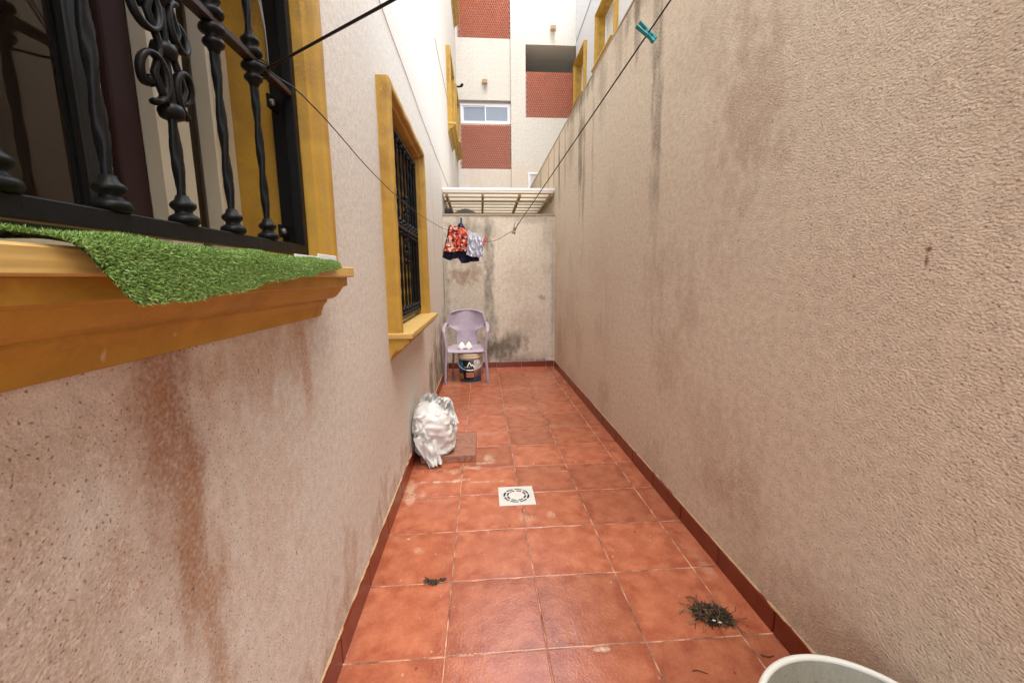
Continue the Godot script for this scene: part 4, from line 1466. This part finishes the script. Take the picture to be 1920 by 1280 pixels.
func build_bucket() -> void:
	var at := Vector3(-0.337, 0.0, -4.80)
	var t := thing("paint_bucket", "blue and black printed paint bucket with cream lid under the lilac chair", "bucket", at)
	# the printed sleeve: u runs once round, the front lies at u = 0.75
	var w := 512
	var h := 192
	var im := Image.create(w, h, false, Image.FORMAT_RGB8)
	im.fill(Color(0.10, 0.23, 0.36))
	var fz := noise(0.02, 5)
	for y in h:
		for x in w:
			var u := float(x) / w
			var v := float(y) / h
			var k := (u - 0.75) / 0.25          # -1 .. 1 across the visible half
			var n := fz.get_noise_2d(x, y)
			var c := Color(0.09, 0.27, 0.42).lerp(Color(0.20, 0.42, 0.55), clampf(0.5 + n, 0, 1))
			if k > 0.18 and v < 0.75:
				c = Color(0.62, 0.60, 0.57).lerp(Color(0.85, 0.82, 0.78), clampf(0.5 + n * 1.5, 0, 1))
				if v > 0.42:
					c = Color(0.62, 0.45, 0.38).lerp(Color(0.40, 0.30, 0.30), clampf(0.5 + n * 1.5, 0, 1))
			if k < -0.45 and v > 0.62 and v < 0.86:
				c = Color(0.80, 0.62, 0.16).lerp(Color(0.45, 0.50, 0.30), clampf(0.5 + n * 2.0, 0, 1))
			if k > -0.42 and k < 0.20:
				c = Color(0.03, 0.03, 0.035)
				if v > 0.56 and v < 0.78 and k > -0.24:
					c = Color(0.83, 0.66, 0.58) if v < 0.60 or v > 0.75 or absf(k + 0.02) > 0.17 else Color(0.78, 0.55, 0.46)
				if v > 0.30 and v < 0.34 and k > -0.36 and k < -0.02:
					c = Color(0.55, 0.55, 0.56)
			if v > 0.90:
				c = Color(0.17, 0.33, 0.46)
			im.set_pixel(x, y, c)
	# white zigzag emblem
	for s in [[-0.16, 0.30, -0.03, 0.10], [-0.03, 0.10, 0.08, 0.26], [0.08, 0.26, 0.13, 0.20], [0.13, 0.20, 0.22, 0.32]]:
		for i in 60:
			var tt := i / 59.0
			var k := lerpf(s[0], s[2], tt)
			var v := lerpf(s[1], s[3], tt)
			im.fill_rect(Rect2i(int((0.75 + k * 0.25) * w) - 2, int(v * h) - 3, 5, 7), Color(0.88, 0.88, 0.86))
	var m := plain(Color.WHITE, 0.32)
	m.albedo_texture = ImageTexture.create_from_image(im)
	var st := st_new(true)
	lathe(st, [[0.124, 0.012], [0.138, 0.272]], Vector3.ZERO, 40)
	part("sleeve", done(st), m, t, true)
	st = st_new()
	lathe(st, [[0.119, 0.001], [0.122, 0.011]], Vector3.ZERO, 36)
	lathe(st, [[0.134, 0.262], [0.134, 0.30]], Vector3.ZERO, 36)
	part("body", done(st), plain(Color(0.72, 0.70, 0.66), 0.4), t, true)
	st = st_new()
	lathe(st, [[0.140, 0.290], [0.147, 0.292], [0.148, 0.308], [0.143, 0.312], [0.143, 0.322], [0.149, 0.325], [0.149, 0.338], [0.143, 0.342], [0.137, 0.337], [0.132, 0.330]], Vector3.ZERO, 40)
	part("lid", done(st), plain(Color(0.87, 0.80, 0.68), 0.4), t, true)
	st = st_new(true)
	var pts := []
	for i in 25:
		var a := PI * i / 24.0
		pts.append(Vector3(-cos(a) * 0.151, 0.262 - sin(a) * 0.105, sin(a) * 0.148 + 0.010))
	tube(st, pts, 0.0024, 6)
	var hn := part("handle", done(st), M.frame_white, t, true)
	st = st_new(true)
	tube(st, pts.slice(10, 15), 0.007, 8)
	part("grip", done(st), M.frame_white, hn, true)

func build_bag_and_board() -> void:
	# a thick offcut of board with a strong figure
	var w := 256
	var wood := PackedByteArray()
	wood.resize(w * w * 3)
	var nz := noise(0.008, 17, FastNoiseLite.TYPE_SIMPLEX_SMOOTH, 2)
	var nf := noise(0.2, 18)
	for y in w:
		for x in w:
			var q := nz.get_noise_2d(x * 0.45, y * 1.3) * 5.0 + y * 0.012
			var line := pow(absf(sin(q * 1.9)), 10.0)
			var g := 1.0 - 0.24 * line + 0.10 * nf.get_noise_2d(x * 0.3, y * 3.0)
			var c := Color(0.63, 0.44, 0.36) * g
			var k := (y * w + x) * 3
			wood[k] = clampi(int(c.r * 255.0), 0, 255); wood[k + 1] = clampi(int(c.g * 255.0), 0, 255); wood[k + 2] = clampi(int(c.b * 255.0), 0, 255)
	var wm := triplanar(plain(Color.WHITE, 0.6), 2.6, false)
	wm.albedo_texture = tex(wood, w, w, Image.FORMAT_RGB8)
	var st := st_new()
	bevel_box(st, Vector3(-0.36, 0.0005, -0.2), Vector3(0.0, 0.050, 0.2), 0.003)
	var b := one("wooden_board", done(st), wm, "thick reddish wooden board lying on the tiles beneath the white bag", "board")
	b.position = Vector3(-0.250, 0, -2.80)
	# a bin bag pulled over something boxy, crumpled, its loose mouth hanging at the front
	var m := plain(Color(0.82, 0.82, 0.815), 0.30)
	var at := Vector3(-0.533, 0.051, -2.76)
	var t := thing("plastic_bag", "crumpled white plastic bag standing on the wooden board against the house wall", "bag", at)
	var big := noise(2.2, 91, FastNoiseLite.TYPE_SIMPLEX_SMOOTH, 2)
	var fold := noise(5.0, 92, FastNoiseLite.TYPE_CELLULAR, 1)
	var nu := 88
	var nv := 64
	var skin := func(i: int, j: int):
		var a := TAU * (i % nu) / nu
		var v := float(j) / nv
		var e := 0.62
		var ca := signf(cos(a)) * pow(absf(cos(a)), e)
		var sa := signf(sin(a)) * pow(absf(sin(a)), e)
		var taper := lerpf(1.0, 1.08, smoothstep(0.0, 0.45, v)) * (1.0 - 0.22 * smoothstep(0.55, 0.95, v))
		taper *= sqrt(maxf(0.0, 1.0 - pow(maxf(0.0, (v - 0.86) / 0.14), 2.0)))
		taper *= lerpf(0.93, 1.0, smoothstep(0.0, 0.05, v))
		var p := Vector3(ca * 0.128 * taper, v * 0.325, sa * 0.175 * taper)
		p.x += 0.014 * smoothstep(0.3, 1.0, v) + 0.010 * sin(v * 7.0)
		var d := big.get_noise_3d(p.x * 2.0, p.y * 2.0, p.z * 2.0) * 0.030
		for q in [[Vector3(6.0, 4.0, 4.0), 0.018], [Vector3(-5.0, 6.0, 5.0), 0.016], [Vector3(4.0, -9.0, 8.0), 0.006]]:
			var wv: float = p.dot(q[0]) + big.get_noise_3d(p.x * 3.0 + q[1] * 900.0, p.y * 3.0, p.z * 3.0) * 0.9
			d += (absf(wv - floorf(wv) - 0.5) * 2.0 - 0.5) * q[1]
		var out := Vector3(ca, 0.15, sa).normalized()
		p += out * d * smoothstep(0.0, 0.12, v)
		p.y += big.get_noise_3d(p.x * 3.0 + 9.0, 1.0, p.z * 3.0) * 0.05 * smoothstep(0.7, 1.0, v)
		p.x = maxf(p.x, -0.128)
		p.y = maxf(p.y, 0.0)
		return p
	part("sack", grid(nu, nv, skin, true), m, t, true)
	# gathered mouth: two crumpled ears and a loose flap down the front
	var ear := func(base: Vector3, tip: Vector3, wide: float, sd: int) -> ArrayMesh:
		var nn := noise(1.4, sd, FastNoiseLite.TYPE_SIMPLEX_SMOOTH, 2)
		var d := (tip - base)
		var s := d.cross(Vector3(0.3, 0.1, 1.0)).normalized()
		var f := s.cross(d).normalized()
		return grid(14, 14, func(i: int, j: int):
			var a := i / 14.0 * 2.0 - 1.0
			var v := j / 14.0
			var ww := wide * (1.0 - 0.45 * v) * (1.0 + 0.25 * nn.get_noise_2d(v * 2.0, 3.0))
			return base + d * v + s * a * ww + f * (0.012 * sin(a * 4.0 + v * 2.0) + 0.045 * nn.get_noise_2d(a * 1.3, v * 1.3 + 7.0)) * (0.4 + v), true)
	part("bag_mouth", ear.call(Vector3(-0.030, 0.275, 0.060), Vector3(-0.010, 0.395, 0.040), 0.075, 3), m, t, true)
	part("bag_mouth", ear.call(Vector3(0.045, 0.275, 0.050), Vector3(0.100, 0.350, 0.080), 0.070, 4), m, t, true)
	part("bag_mouth", ear.call(Vector3(0.080, 0.285, 0.060), Vector3(0.150, 0.190, 0.120), 0.055, 5), m, t, true)
	part("flap", ear.call(Vector3(-0.040, 0.165, 0.185), Vector3(0.030, -0.035, 0.225), 0.085, 6), m, t, true)
	part("flap", ear.call(Vector3(0.000, 0.260, 0.165), Vector3(-0.050, 0.130, 0.205), 0.100, 7), m, t, true)

func build_drain() -> void:
	var at := Vector3(-0.0195, 0.0, -2.146)
	var t := thing("floor_drain", "square white floor drain with a round slotted grate set in the tiles", "drain", at)
	var m := plain(Color(0.84, 0.84, 0.83), 0.35)
	var st := st_new()
	var h := 0.0985
	# square plate with a round hole
	var n := 48
	var rin := 0.083
	var y := 0.0045
	var ring := func(r: float, yy: float) -> Array:
		var o := []
		for k in n:
			var a := TAU * k / n
			o.append(Vector3(cos(a) * r, yy, -sin(a) * r))
		return o
	var sq := func(s: float, yy: float) -> Array:
		var o := []
		for k in n:
			var a := TAU * k / n
			var c := Vector3(cos(a), 0, -sin(a))
			var f := s / maxf(absf(c.x), absf(c.z))
			o.append(Vector3(c.x * f, yy, c.z * f))
		return o
	ring_skin(st, [sq.call(h, 0.0005), sq.call(h, y - 0.001), sq.call(h - 0.002, y), ring.call(rin, y), ring.call(rin - 0.001, y - 0.003)])
	part("plate", done(st), m, t, true)
	st = st_new()
	# the pot below: a plain grey plastic well
	ring_skin(st, [ring.call(0.0885, -0.058), ring.call(0.0885, 0.0015), ring.call(0.0865, 0.0015), ring.call(0.0865, -0.055), ring.call(0.001, -0.055)])
	part("trap", done(st), plain(Color(0.50, 0.50, 0.49), 0.6), t, true)
	# grate: solid rings, with bridges between the slots
	st = st_new()
	var yg := 0.0043
	for q in [[0.0815, 0.073], [0.062, 0.055], [0.044, 0.002]]:
		ring_skin(st, [ring.call(q[0], 0.0025), ring.call(q[0], yg), ring.call(q[1], yg), ring.call(q[1], 0.0025)])
	for q in [[0.062, 0.073, 8, 0.2], [0.044, 0.055, 8, 0.05]]:
		for k in q[2]:
			var a: float = TAU * (k + q[3]) / q[2]
			var d := Vector3(cos(a), 0, -sin(a))
			var s := Vector3(-d.z, 0, d.x) * 0.0045
			var i0: Vector3 = d * (q[0] - 0.001)
			var i1: Vector3 = d * (q[1] + 0.001)
			var up := Vector3(0, yg - 0.0002, 0)
			quad(st, i0 + s + up, i0 - s + up, i1 - s + up, i1 + s + up)
	part("grate", done(st), m, t, true)

func build_debris() -> void:
	var r := RandomNumberGenerator.new()
	r.seed = 303
	var st := st_new()
	var shades := [Color(0.045, 0.030, 0.020), Color(0.085, 0.055, 0.032), Color(0.20, 0.135, 0.075), Color(0.025, 0.019, 0.015)]
	# clump of dry grass and moss
	for k in 520:
		var a := r.randf() * TAU
		var rad := 0.066 * pow(r.randf(), 0.65)
		var c := Vector3(cos(a) * rad, 0.002 + 0.030 * r.randf() * (1.0 - rad / 0.075), sin(a) * rad * 0.72)
		var dir := r.randf() * TAU
		var length := r.randf_range(0.012, 0.05)
		var pts := []
		var bend := r.randf_range(-30.0, 30.0)
		var lift := r.randf_range(-0.25, 0.6)
		for i in 6:
			var q := (i / 5.0 - 0.5) * length
			var an := dir + bend * q
			pts.append(c + Vector3(cos(an) * q, maxf(-c.y + 0.001, lift * q * 0.5 + 0.004 * sin(q * 120.0)), sin(an) * q))
		st.set_color(shades[r.randi_range(0, 3)])
		tube(st, pts, r.randf_range(0.0006, 0.0019), 4)
	for k in 26:
		# stalks that stick out
		var a := r.randf() * TAU
		var c := Vector3(cos(a) * 0.07, 0.004, sin(a) * 0.05)
		var out := Vector3(cos(a), 0, sin(a))
		var s := Vector3(-out.z, 0, out.x) * r.randf_range(-0.03, 0.03)
		st.set_color([Color(0.30, 0.22, 0.13), Color(0.08, 0.055, 0.035)][r.randi_range(0, 1)])
		tube(st, [c, c + out * 0.022 + Vector3(0, 0.006, 0), c + out * 0.045 + s + Vector3(0, -0.002, 0)], 0.0010, 4)
	for k in 2:
		st.set_color(Color(0.60, 0.72, 0.66))
		var c := Vector3(r.randf_range(-0.05, 0.06), 0.022, r.randf_range(-0.03, 0.05))
		bevel_box(st, c, c + Vector3(0.010, 0.002, 0.006), 0.001)
	var vm := plain(Color.WHITE, 0.9)
	vm.vertex_color_use_as_albedo = true
	var o := one("dry_grass_clump", done(st), vm, "tangled brown clump of dry grass on the tiles by the boundary wall", "debris")
	o.position = Vector3(0.612, 0.0005, -1.262)
	o.rotation.y = -0.35
	st = st_new()
	for k in 70:
		var x := pow(r.randf(), 1.4)
		var c := Vector3(lerpf(-0.042, 0.036, x), 0.002 + 0.010 * r.randf() * (1.0 - x), r.randf_range(-0.016, 0.012) * (1.15 - x) + 0.010 * sin(x * 4.0) - 0.006)
		var an := r.randf_range(-1.5, 1.5)
		var l := r.randf_range(0.006, 0.024)
		st.set_color([Color(0.02, 0.018, 0.015), Color(0.05, 0.04, 0.03), Color(0.09, 0.065, 0.045)][r.randi_range(0, 2)])
		tube(st, [c - Vector3(cos(an), 0.0, sin(an)) * l * 0.5, c + Vector3(0.002, 0.004 * r.randf(), -0.002), c + Vector3(cos(an + 0.6), 0.05, sin(an + 0.6)) * l * 0.5], r.randf_range(0.0006, 0.0022), 4)
	o = one("leaf_litter", done(st), vm, "small black wisp of wet leaf litter on a tile joint", "debris")
	o.position = Vector3(-0.398, 0.0005, -1.512)
	# scattered single bits: pale petals and dark stalks
	var bits := [[-0.552, -1.80, 0.018, 0], [0.075, -1.835, 0.014, 0], [0.355, -1.60, 0.012, 0], [0.455, -1.055, 0.03, 1], [0.70, -1.10, 0.03, 1], [0.06, -2.78, 0.012, 0], [0.30, -1.45, 0.010, 0], [-0.20, -1.66, 0.008, 0]]
	for q in bits:
		var s2 := st_new()
		if q[3] == 1:
			var p2 := []
			for i in 6:
				var tt := i / 5.0
				p2.append(Vector3((tt - 0.5) * q[2] * 1.4, 0.0018, sin(tt * 2.6 + q[0] * 9.0) * q[2] * 0.35))
			tube(s2, p2, 0.0012, 5)
		else:
			for i in 5:
				var a: float = TAU * i / 5.0 + q[0] * 20.0
				var f: float = q[2] * 0.5 * (0.6 + 0.4 * sin(i * 2.7 + q[1]))
				var d := Vector3(cos(a) * f, 0.0, sin(a) * f)
				var sd := Vector3(-d.z, 0, d.x) * 0.45
				quad(s2, Vector3(0, 0.001, 0) - sd * 0.2, d * 0.5 - sd + Vector3(0, 0.003, 0), d + Vector3(0, 0.004, 0), d * 0.5 + sd + Vector3(0, 0.0045, 0))
		var dark: bool = q[3] == 1
		var b := one("plant_stalk" if dark else "fallen_petal", done(s2), plain(Color(0.22, 0.11, 0.07) if dark else Color(0.86, 0.78, 0.68), 0.8),
				"short bent brown plant stalk lying on the red tiles" if dark else "tiny pale fallen petal lying on the red tiles", "debris", "stalks on the tiles" if dark else "petals on the tiles")
		b.position = Vector3(q[0], 0.0005, q[1])

func build_tub() -> void:
	var at := Vector3(0.562, 0.0, -0.618)
	var t := thing("plastic_tub", "round grey plastic tub with a pale rolled rim against the boundary wall", "tub", at)
	var m := triplanar(plain(Color(0.55, 0.545, 0.50), 0.5), 2.0)
	m.albedo_texture = M.grain
	var st := st_new(true)
	lathe(st, [[0.001, 0.001], [0.150, 0.001], [0.158, 0.010], [0.196, 0.290], [0.193, 0.290], [0.154, 0.016], [0.147, 0.008], [0.001, 0.007]], Vector3.ZERO, 56)
	part("body", done(st), m, t, true)
	st = st_new(true)
	var pts := []
	for i in 65:
		var a := TAU * i / 64.0
		pts.append(Vector3(cos(a) * 0.201, 0.292, sin(a) * 0.201))
	tube(st, pts, 0.0075, 10)
	part("rim", done(st), plain(Color(0.86, 0.86, 0.83), 0.4), t, true)
	for s in [-1, 1]:
		st = st_new()
		bevel_box(st, Vector3(-0.045, 0.245, s * 0.2 - 0.008), Vector3(0.045, 0.262, s * 0.2 + 0.008), 0.003)
		part("handle", done(st), plain(Color(0.80, 0.80, 0.77), 0.4), t, true)

# ---------------------------------------------------------------- washing line
func cloth(called: String, label: String, mat: Material, top: Array, drop: Array, fold: float, sd: int, cat: String) -> void:
	# a cloth that hangs from the points top, each column as long as drop says; two skins 3 mm apart
	var nz := noise(2.0, sd, FastNoiseLite.TYPE_SIMPLEX_SMOOTH, 2)
	var n := 40
	var up := bez(top, n)
	var lens := []
	for i in n + 1:
		var f := i / float(n) * (drop.size() - 1)
		var k := mini(int(f), drop.size() - 2)
		lens.append((drop[k] as Vector2).lerp(drop[k + 1], f - k))
	var sheet := func(thick: float) -> Callable:
		return func(i: int, j: int):
			var v := j / 26.0
			var a: Vector3 = up[i]
			var l: Vector2 = lens[i]
			var p := a + Vector3(l.x * v, -l.y * v, 0.0)
			p.z += fold * (sin(i * 0.55 + sd) * 0.7 * v + nz.get_noise_2d(i * 0.09, v * 1.5) * 1.6 * smoothstep(0.0, 0.3, v)) - thick
			p.x += fold * 0.5 * nz.get_noise_2d(i * 0.05 + 30.0, v * 2.0) * v
			return p
	var t := thing(called, label, cat, up[n / 2])
	var f1 := part("cloth", grid(n, 26, sheet.call(0.0), true), mat, t)
	part("cloth", grid(n, 26, sheet.call(0.003), false), mat, t)

func peg(at: Vector3, along: Vector3, up: Vector3, c: Color, label: String, length: float) -> void:
	var t := thing("clothes_peg", label, "clothes peg", at)
	# own axes: y along the peg (jaws below), z along the line
	var z := along.normalized()
	var y := (up - z * up.dot(z)).normalized()
	t.basis = Basis(y.cross(z), y, z)
	var m := plain(c, 0.4)
	var k := length / 0.08
	for s in [-1, 1]:
		var prof := []
		for q in [[0.0015, -0.030], [0.010, -0.034], [0.0125, -0.026], [0.0085, -0.014], [0.0095, 0.0], [0.0105, 0.012], [0.0125, 0.046], [0.0090, 0.046], [0.0065, 0.014], [0.0015, 0.008], [0.0015, -0.006], [0.0045, -0.011], [0.0045, -0.016], [0.0015, -0.020]]:
			prof.append(Vector2(q[0] * s, q[1]) * k)
		if s < 0:
			prof.reverse()
		var st := st_new()
		prism_z(st, prof, -0.0065 * k, 0.0065 * k)
		part("jaw", done(st), m, t, true)
	var st := st_new(true)
	var pts := []
	for i in 25:
		var a := TAU * 3.0 * i / 24.0
		pts.append(Vector3(cos(a) * 0.0035, 0.010 + sin(a) * 0.0035, lerpf(-0.005, 0.005, i / 24.0)) * k)
	tube(st, pts, 0.0008 * k, 5)
	part("spring", done(st), M.steel, t, true)

func build_laundry() -> void:
	var A := Vector3(-0.655, 1.664, -1.030)
	var left := [A, Vector3(-0.640, 1.654, -1.045), Vector3(-0.612, 1.640, -1.064), Vector3(-0.598, 1.627, -1.11), Vector3(-0.590, 1.618, -1.195), Vector3(-0.592, 1.611, -1.378), Vector3(-0.595, 1.603, -1.63), Vector3(-0.582, 1.588, -2.10), Vector3(-0.552, 1.586, -2.69), Vector3(-0.478, 1.582, -3.32), Vector3(-0.430, 1.590, -3.52)]
	var mid := [Vector3(-0.430, 1.590, -3.52), Vector3(-0.40, 1.615, -3.58), Vector3(-0.345, 1.640, -3.62), Vector3(-0.285, 1.590, -3.62), Vector3(-0.22, 1.555, -3.60), Vector3(-0.159, 1.500, -3.56)]
	var wood := Vector3(0.034, 1.516, -2.80)
	var teal := Vector3(0.276, 1.863, -1.22)
	var right := [Vector3(-0.159, 1.500, -3.56), Vector3(-0.075, 1.485, -3.25), wood]
	var end := wood + (teal - wood) * ((WALL_R - 0.003 - wood.x) / (teal.x - wood.x))
	var pts := bez(left, 90)
	pts.append_array(bez(mid, 16).slice(1))
	pts.append_array(bez(right, 14).slice(1))
	var st := st_new(true)
	tube(st, pts, 0.0016, 6)
	var st2 := st_new(true)
	tube(st2, [wood, teal, wood.lerp(end, 0.7), end], 0.0022, 8)
	var t := thing("washing_line", "dark washing line from the window grille through the laundry and back overhead", "line", A)
	part("line", done(st), M.wire, t)
	part("line", done(st2), M.wire, t)
	# a second line from the same knot across to the boundary wall
	st = st_new(true)
	var hook := Vector3(WALL_R - 0.004, 1.700, 0.02)
	tube(st, [A, Vector3(-0.335, 1.675, -0.80), hook], 0.0028, 8)
	var t2 := thing("washing_line", "thick dark line running from the grille knot across to the boundary wall", "line", A)
	part("line", done(st), M.wire, t2)
	# the loose turns of line tied round the grille
	for q in [[0.0, 0.012], [0.006, 0.030]]:
		st = st_new(true)
		tube(st, bez([A + Vector3(0.004, 0.0, 0.0), A + Vector3(0.022, 0.07 + q[1], 0.05), A + Vector3(0.020 + q[0], 0.20 + q[1], 0.13), A + Vector3(-0.018, 0.34 + q[1], 0.19)], 16), 0.0018, 6)
		part("tail", done(st), M.steel, t2)
	st = st_new(true)
	for k in 4:
		var turn := []
		for i in 13:
			var a := TAU * i / 12.0
			turn.append(A + Vector3(-0.018 + cos(a) * 0.021, 0.006 * k - 0.008 + 0.004 * sin(a), sin(a) * 0.019))
		tube(st, turn, 0.0017, 5)
	part("knot", done(st), M.wire, t2)
	# garments
	var w := 160
	var im := Image.create(w, w, false, Image.FORMAT_RGB8)
	im.fill(Color(0.62, 0.10, 0.09))
	var r := RandomNumberGenerator.new()
	r.seed = 12
	for k in 260:
		var c: Color = [Color(0.86, 0.27, 0.17), Color(0.90, 0.62, 0.52), Color(0.94, 0.86, 0.80), Color(0.40, 0.05, 0.07), Color(0.88, 0.36, 0.25)][r.randi_range(0, 4)]
		var cx := r.randi_range(0, w); var cy := r.randi_range(0, w)
		var petals := r.randi_range(3, 6)
		for p in petals:
			var a := TAU * p / petals + k
			var px := cx + cos(a) * 4.5; var py := cy + sin(a) * 4.5
			for y in range(-4, 5):
				for x in range(-4, 5):
					if x * x + y * y <= 13 and px + x >= 0 and px + x < w and py + y >= 0 and py + y < w:
						im.set_pixel(int(px + x), int(py + y), c)
	var floral := plain(Color.WHITE, 0.85)
	floral.albedo_texture = ImageTexture.create_from_image(im)
	var navy := plain(Color(0.075, 0.095, 0.20), 0.85)
	var white := plain(Color(0.80, 0.81, 0.86), 0.9)
	cloth("printed_garment", "red and white flower printed garment pegged on the washing line", floral, [Vector3(-0.437, 1.640, -3.56), Vector3(-0.39, 1.625, -3.56), Vector3(-0.335, 1.615, -3.57), Vector3(-0.272, 1.580, -3.57)], [Vector2(-0.055, 0.215), Vector2(-0.045, 0.205), Vector2(-0.028, 0.185), Vector2(-0.012, 0.150)], 0.016, 5, "garment")
	cloth("navy_garment", "dark navy garment hanging behind the flower printed one", navy, [Vector3(-0.452, 1.638, -3.60), Vector3(-0.40, 1.62, -3.60), Vector3(-0.350, 1.660, -3.60), Vector3(-0.30, 1.59, -3.60), Vector3(-0.215, 1.55, -3.60)], [Vector2(-0.062, 0.262), Vector2(-0.045, 0.272), Vector2(-0.02, 0.318), Vector2(0.0, 0.240), Vector2(0.01, 0.205)], 0.018, 8, "garment")
	cloth("white_garment", "rumpled white garment with a pale hem next to the flower printed one", white, [Vector3(-0.292, 1.600, -3.535), Vector3(-0.262, 1.575, -3.535), Vector3(-0.215, 1.565, -3.535), Vector3(-0.170, 1.520, -3.535)], [Vector2(-0.015, 0.205), Vector2(-0.005, 0.195), Vector2(0.0, 0.19), Vector2(-0.004, 0.150)], 0.020, 3, "garment")
	peg(teal + Vector3(0.0, 0.0, 0.0), teal - wood, Vector3(-0.75, 0.66, 0.15), Color(0.10, 0.55, 0.58), "teal plastic clothes peg clipped on the overhead line", 0.064)
	peg(wood, teal - wood, Vector3(0.30, 0.95, 0.0), Color(0.36, 0.29, 0.21), "weathered brown clothes peg on the line in front of the end wall", 0.075)
	peg(Vector3(-0.159, 1.500, -3.545), Vector3(0.3, 0.0, 1.0), Vector3(0.45, 0.9, 0), Color(0.85, 0.20, 0.24), "red clothes peg holding the white garment", 0.078)
	peg(Vector3(-0.348, 1.655, -3.60), Vector3(1.0, 0.0, 0.2), Vector3(0.05, 1.0, 0), Color(0.22, 0.33, 0.47), "slate blue clothes peg at the top of the navy garment", 0.075)
	# hooks
	for q in [[hook, Vector3(-1, 0, 0), "small steel hook in the boundary wall holding the thick line"], [end, Vector3(-1, 0, 0), "small steel hook high in the boundary wall holding the long line"]]:
		st = st_new(true)
		tube(st, [q[0] - q[1] * 0.006, q[0] + q[1] * 0.03, q[0] + q[1] * 0.04 + Vector3(0, 0.015, 0)], 0.003, 6)
		one("wall_hook", done(st), M.steel, q[2], "hook")

func build_cables() -> void:
	var st := st_new(true)
	var pts := []
	for i in 60:
		var z := lerpf(1.6, -6.6, i / 59.0)
		pts.append(Vector3(wall_left_x(2.53, z) + 0.006, 2.53 + 0.006 * sin(z * 1.7) + (0.03 * smoothstep(-3.5, -6.6, z)), z))
	tube(st, pts, 0.0026, 6)
	one("wall_cable", done(st), plain(Color(0.70, 0.56, 0.48), 0.6), "thin tan cable clipped along the house wall above the windows", "cable")
	st = st_new(true)
	pts = []
	for i in 40:
		var z := lerpf(-5.2, -8.4, i / 39.0)
		pts.append(Vector3(wall_left_x(3.9, z) + 0.005, lerpf(3.88, 4.02, i / 39.0), z))
	tube(st, pts, 0.003, 6)
	one("wall_cable", done(st), plain(Color(0.66, 0.62, 0.58), 0.6), "thin grey cable high on the house wall before the upper windows", "cable")
	st = st_new(true)
	tube(st, bez([Vector3(WALL_L + 0.008, 6.30, -8.75), Vector3(WALL_L + 0.10, 6.6, -9.6), Vector3(WALL_L + 0.14, 6.35, -10.05), Vector3(WALL_L + 0.012, 5.85, -9.6)], 24), 0.004, 6)
	one("wall_cable", done(st), plain(Color(0.70, 0.68, 0.66), 0.6), "slack cable looping between the upper windows of the house", "cable")
	st = st_new(true)
	tube(st, bez([Vector3(2.094, 6.53, -10.3), Vector3(2.092, 6.60, -9.3), Vector3(2.094, 6.68, -8.0), Vector3(2.094, 6.72, -6.0)], 24), 0.006, 6)
	one("wall_cable", done(st), plain(Color(0.62, 0.60, 0.62), 0.6), "grey cable along the pale building above its ochre windows", "cable")

func build_objects() -> void:
	M.white_cloth = plain(Color(0.88, 0.88, 0.87), 0.8)
	build_turf()
	build_chair()
	build_bucket()
	build_bag_and_board()
	build_drain()
	build_tub()
	build_laundry()
	build_cables()
	build_debris()
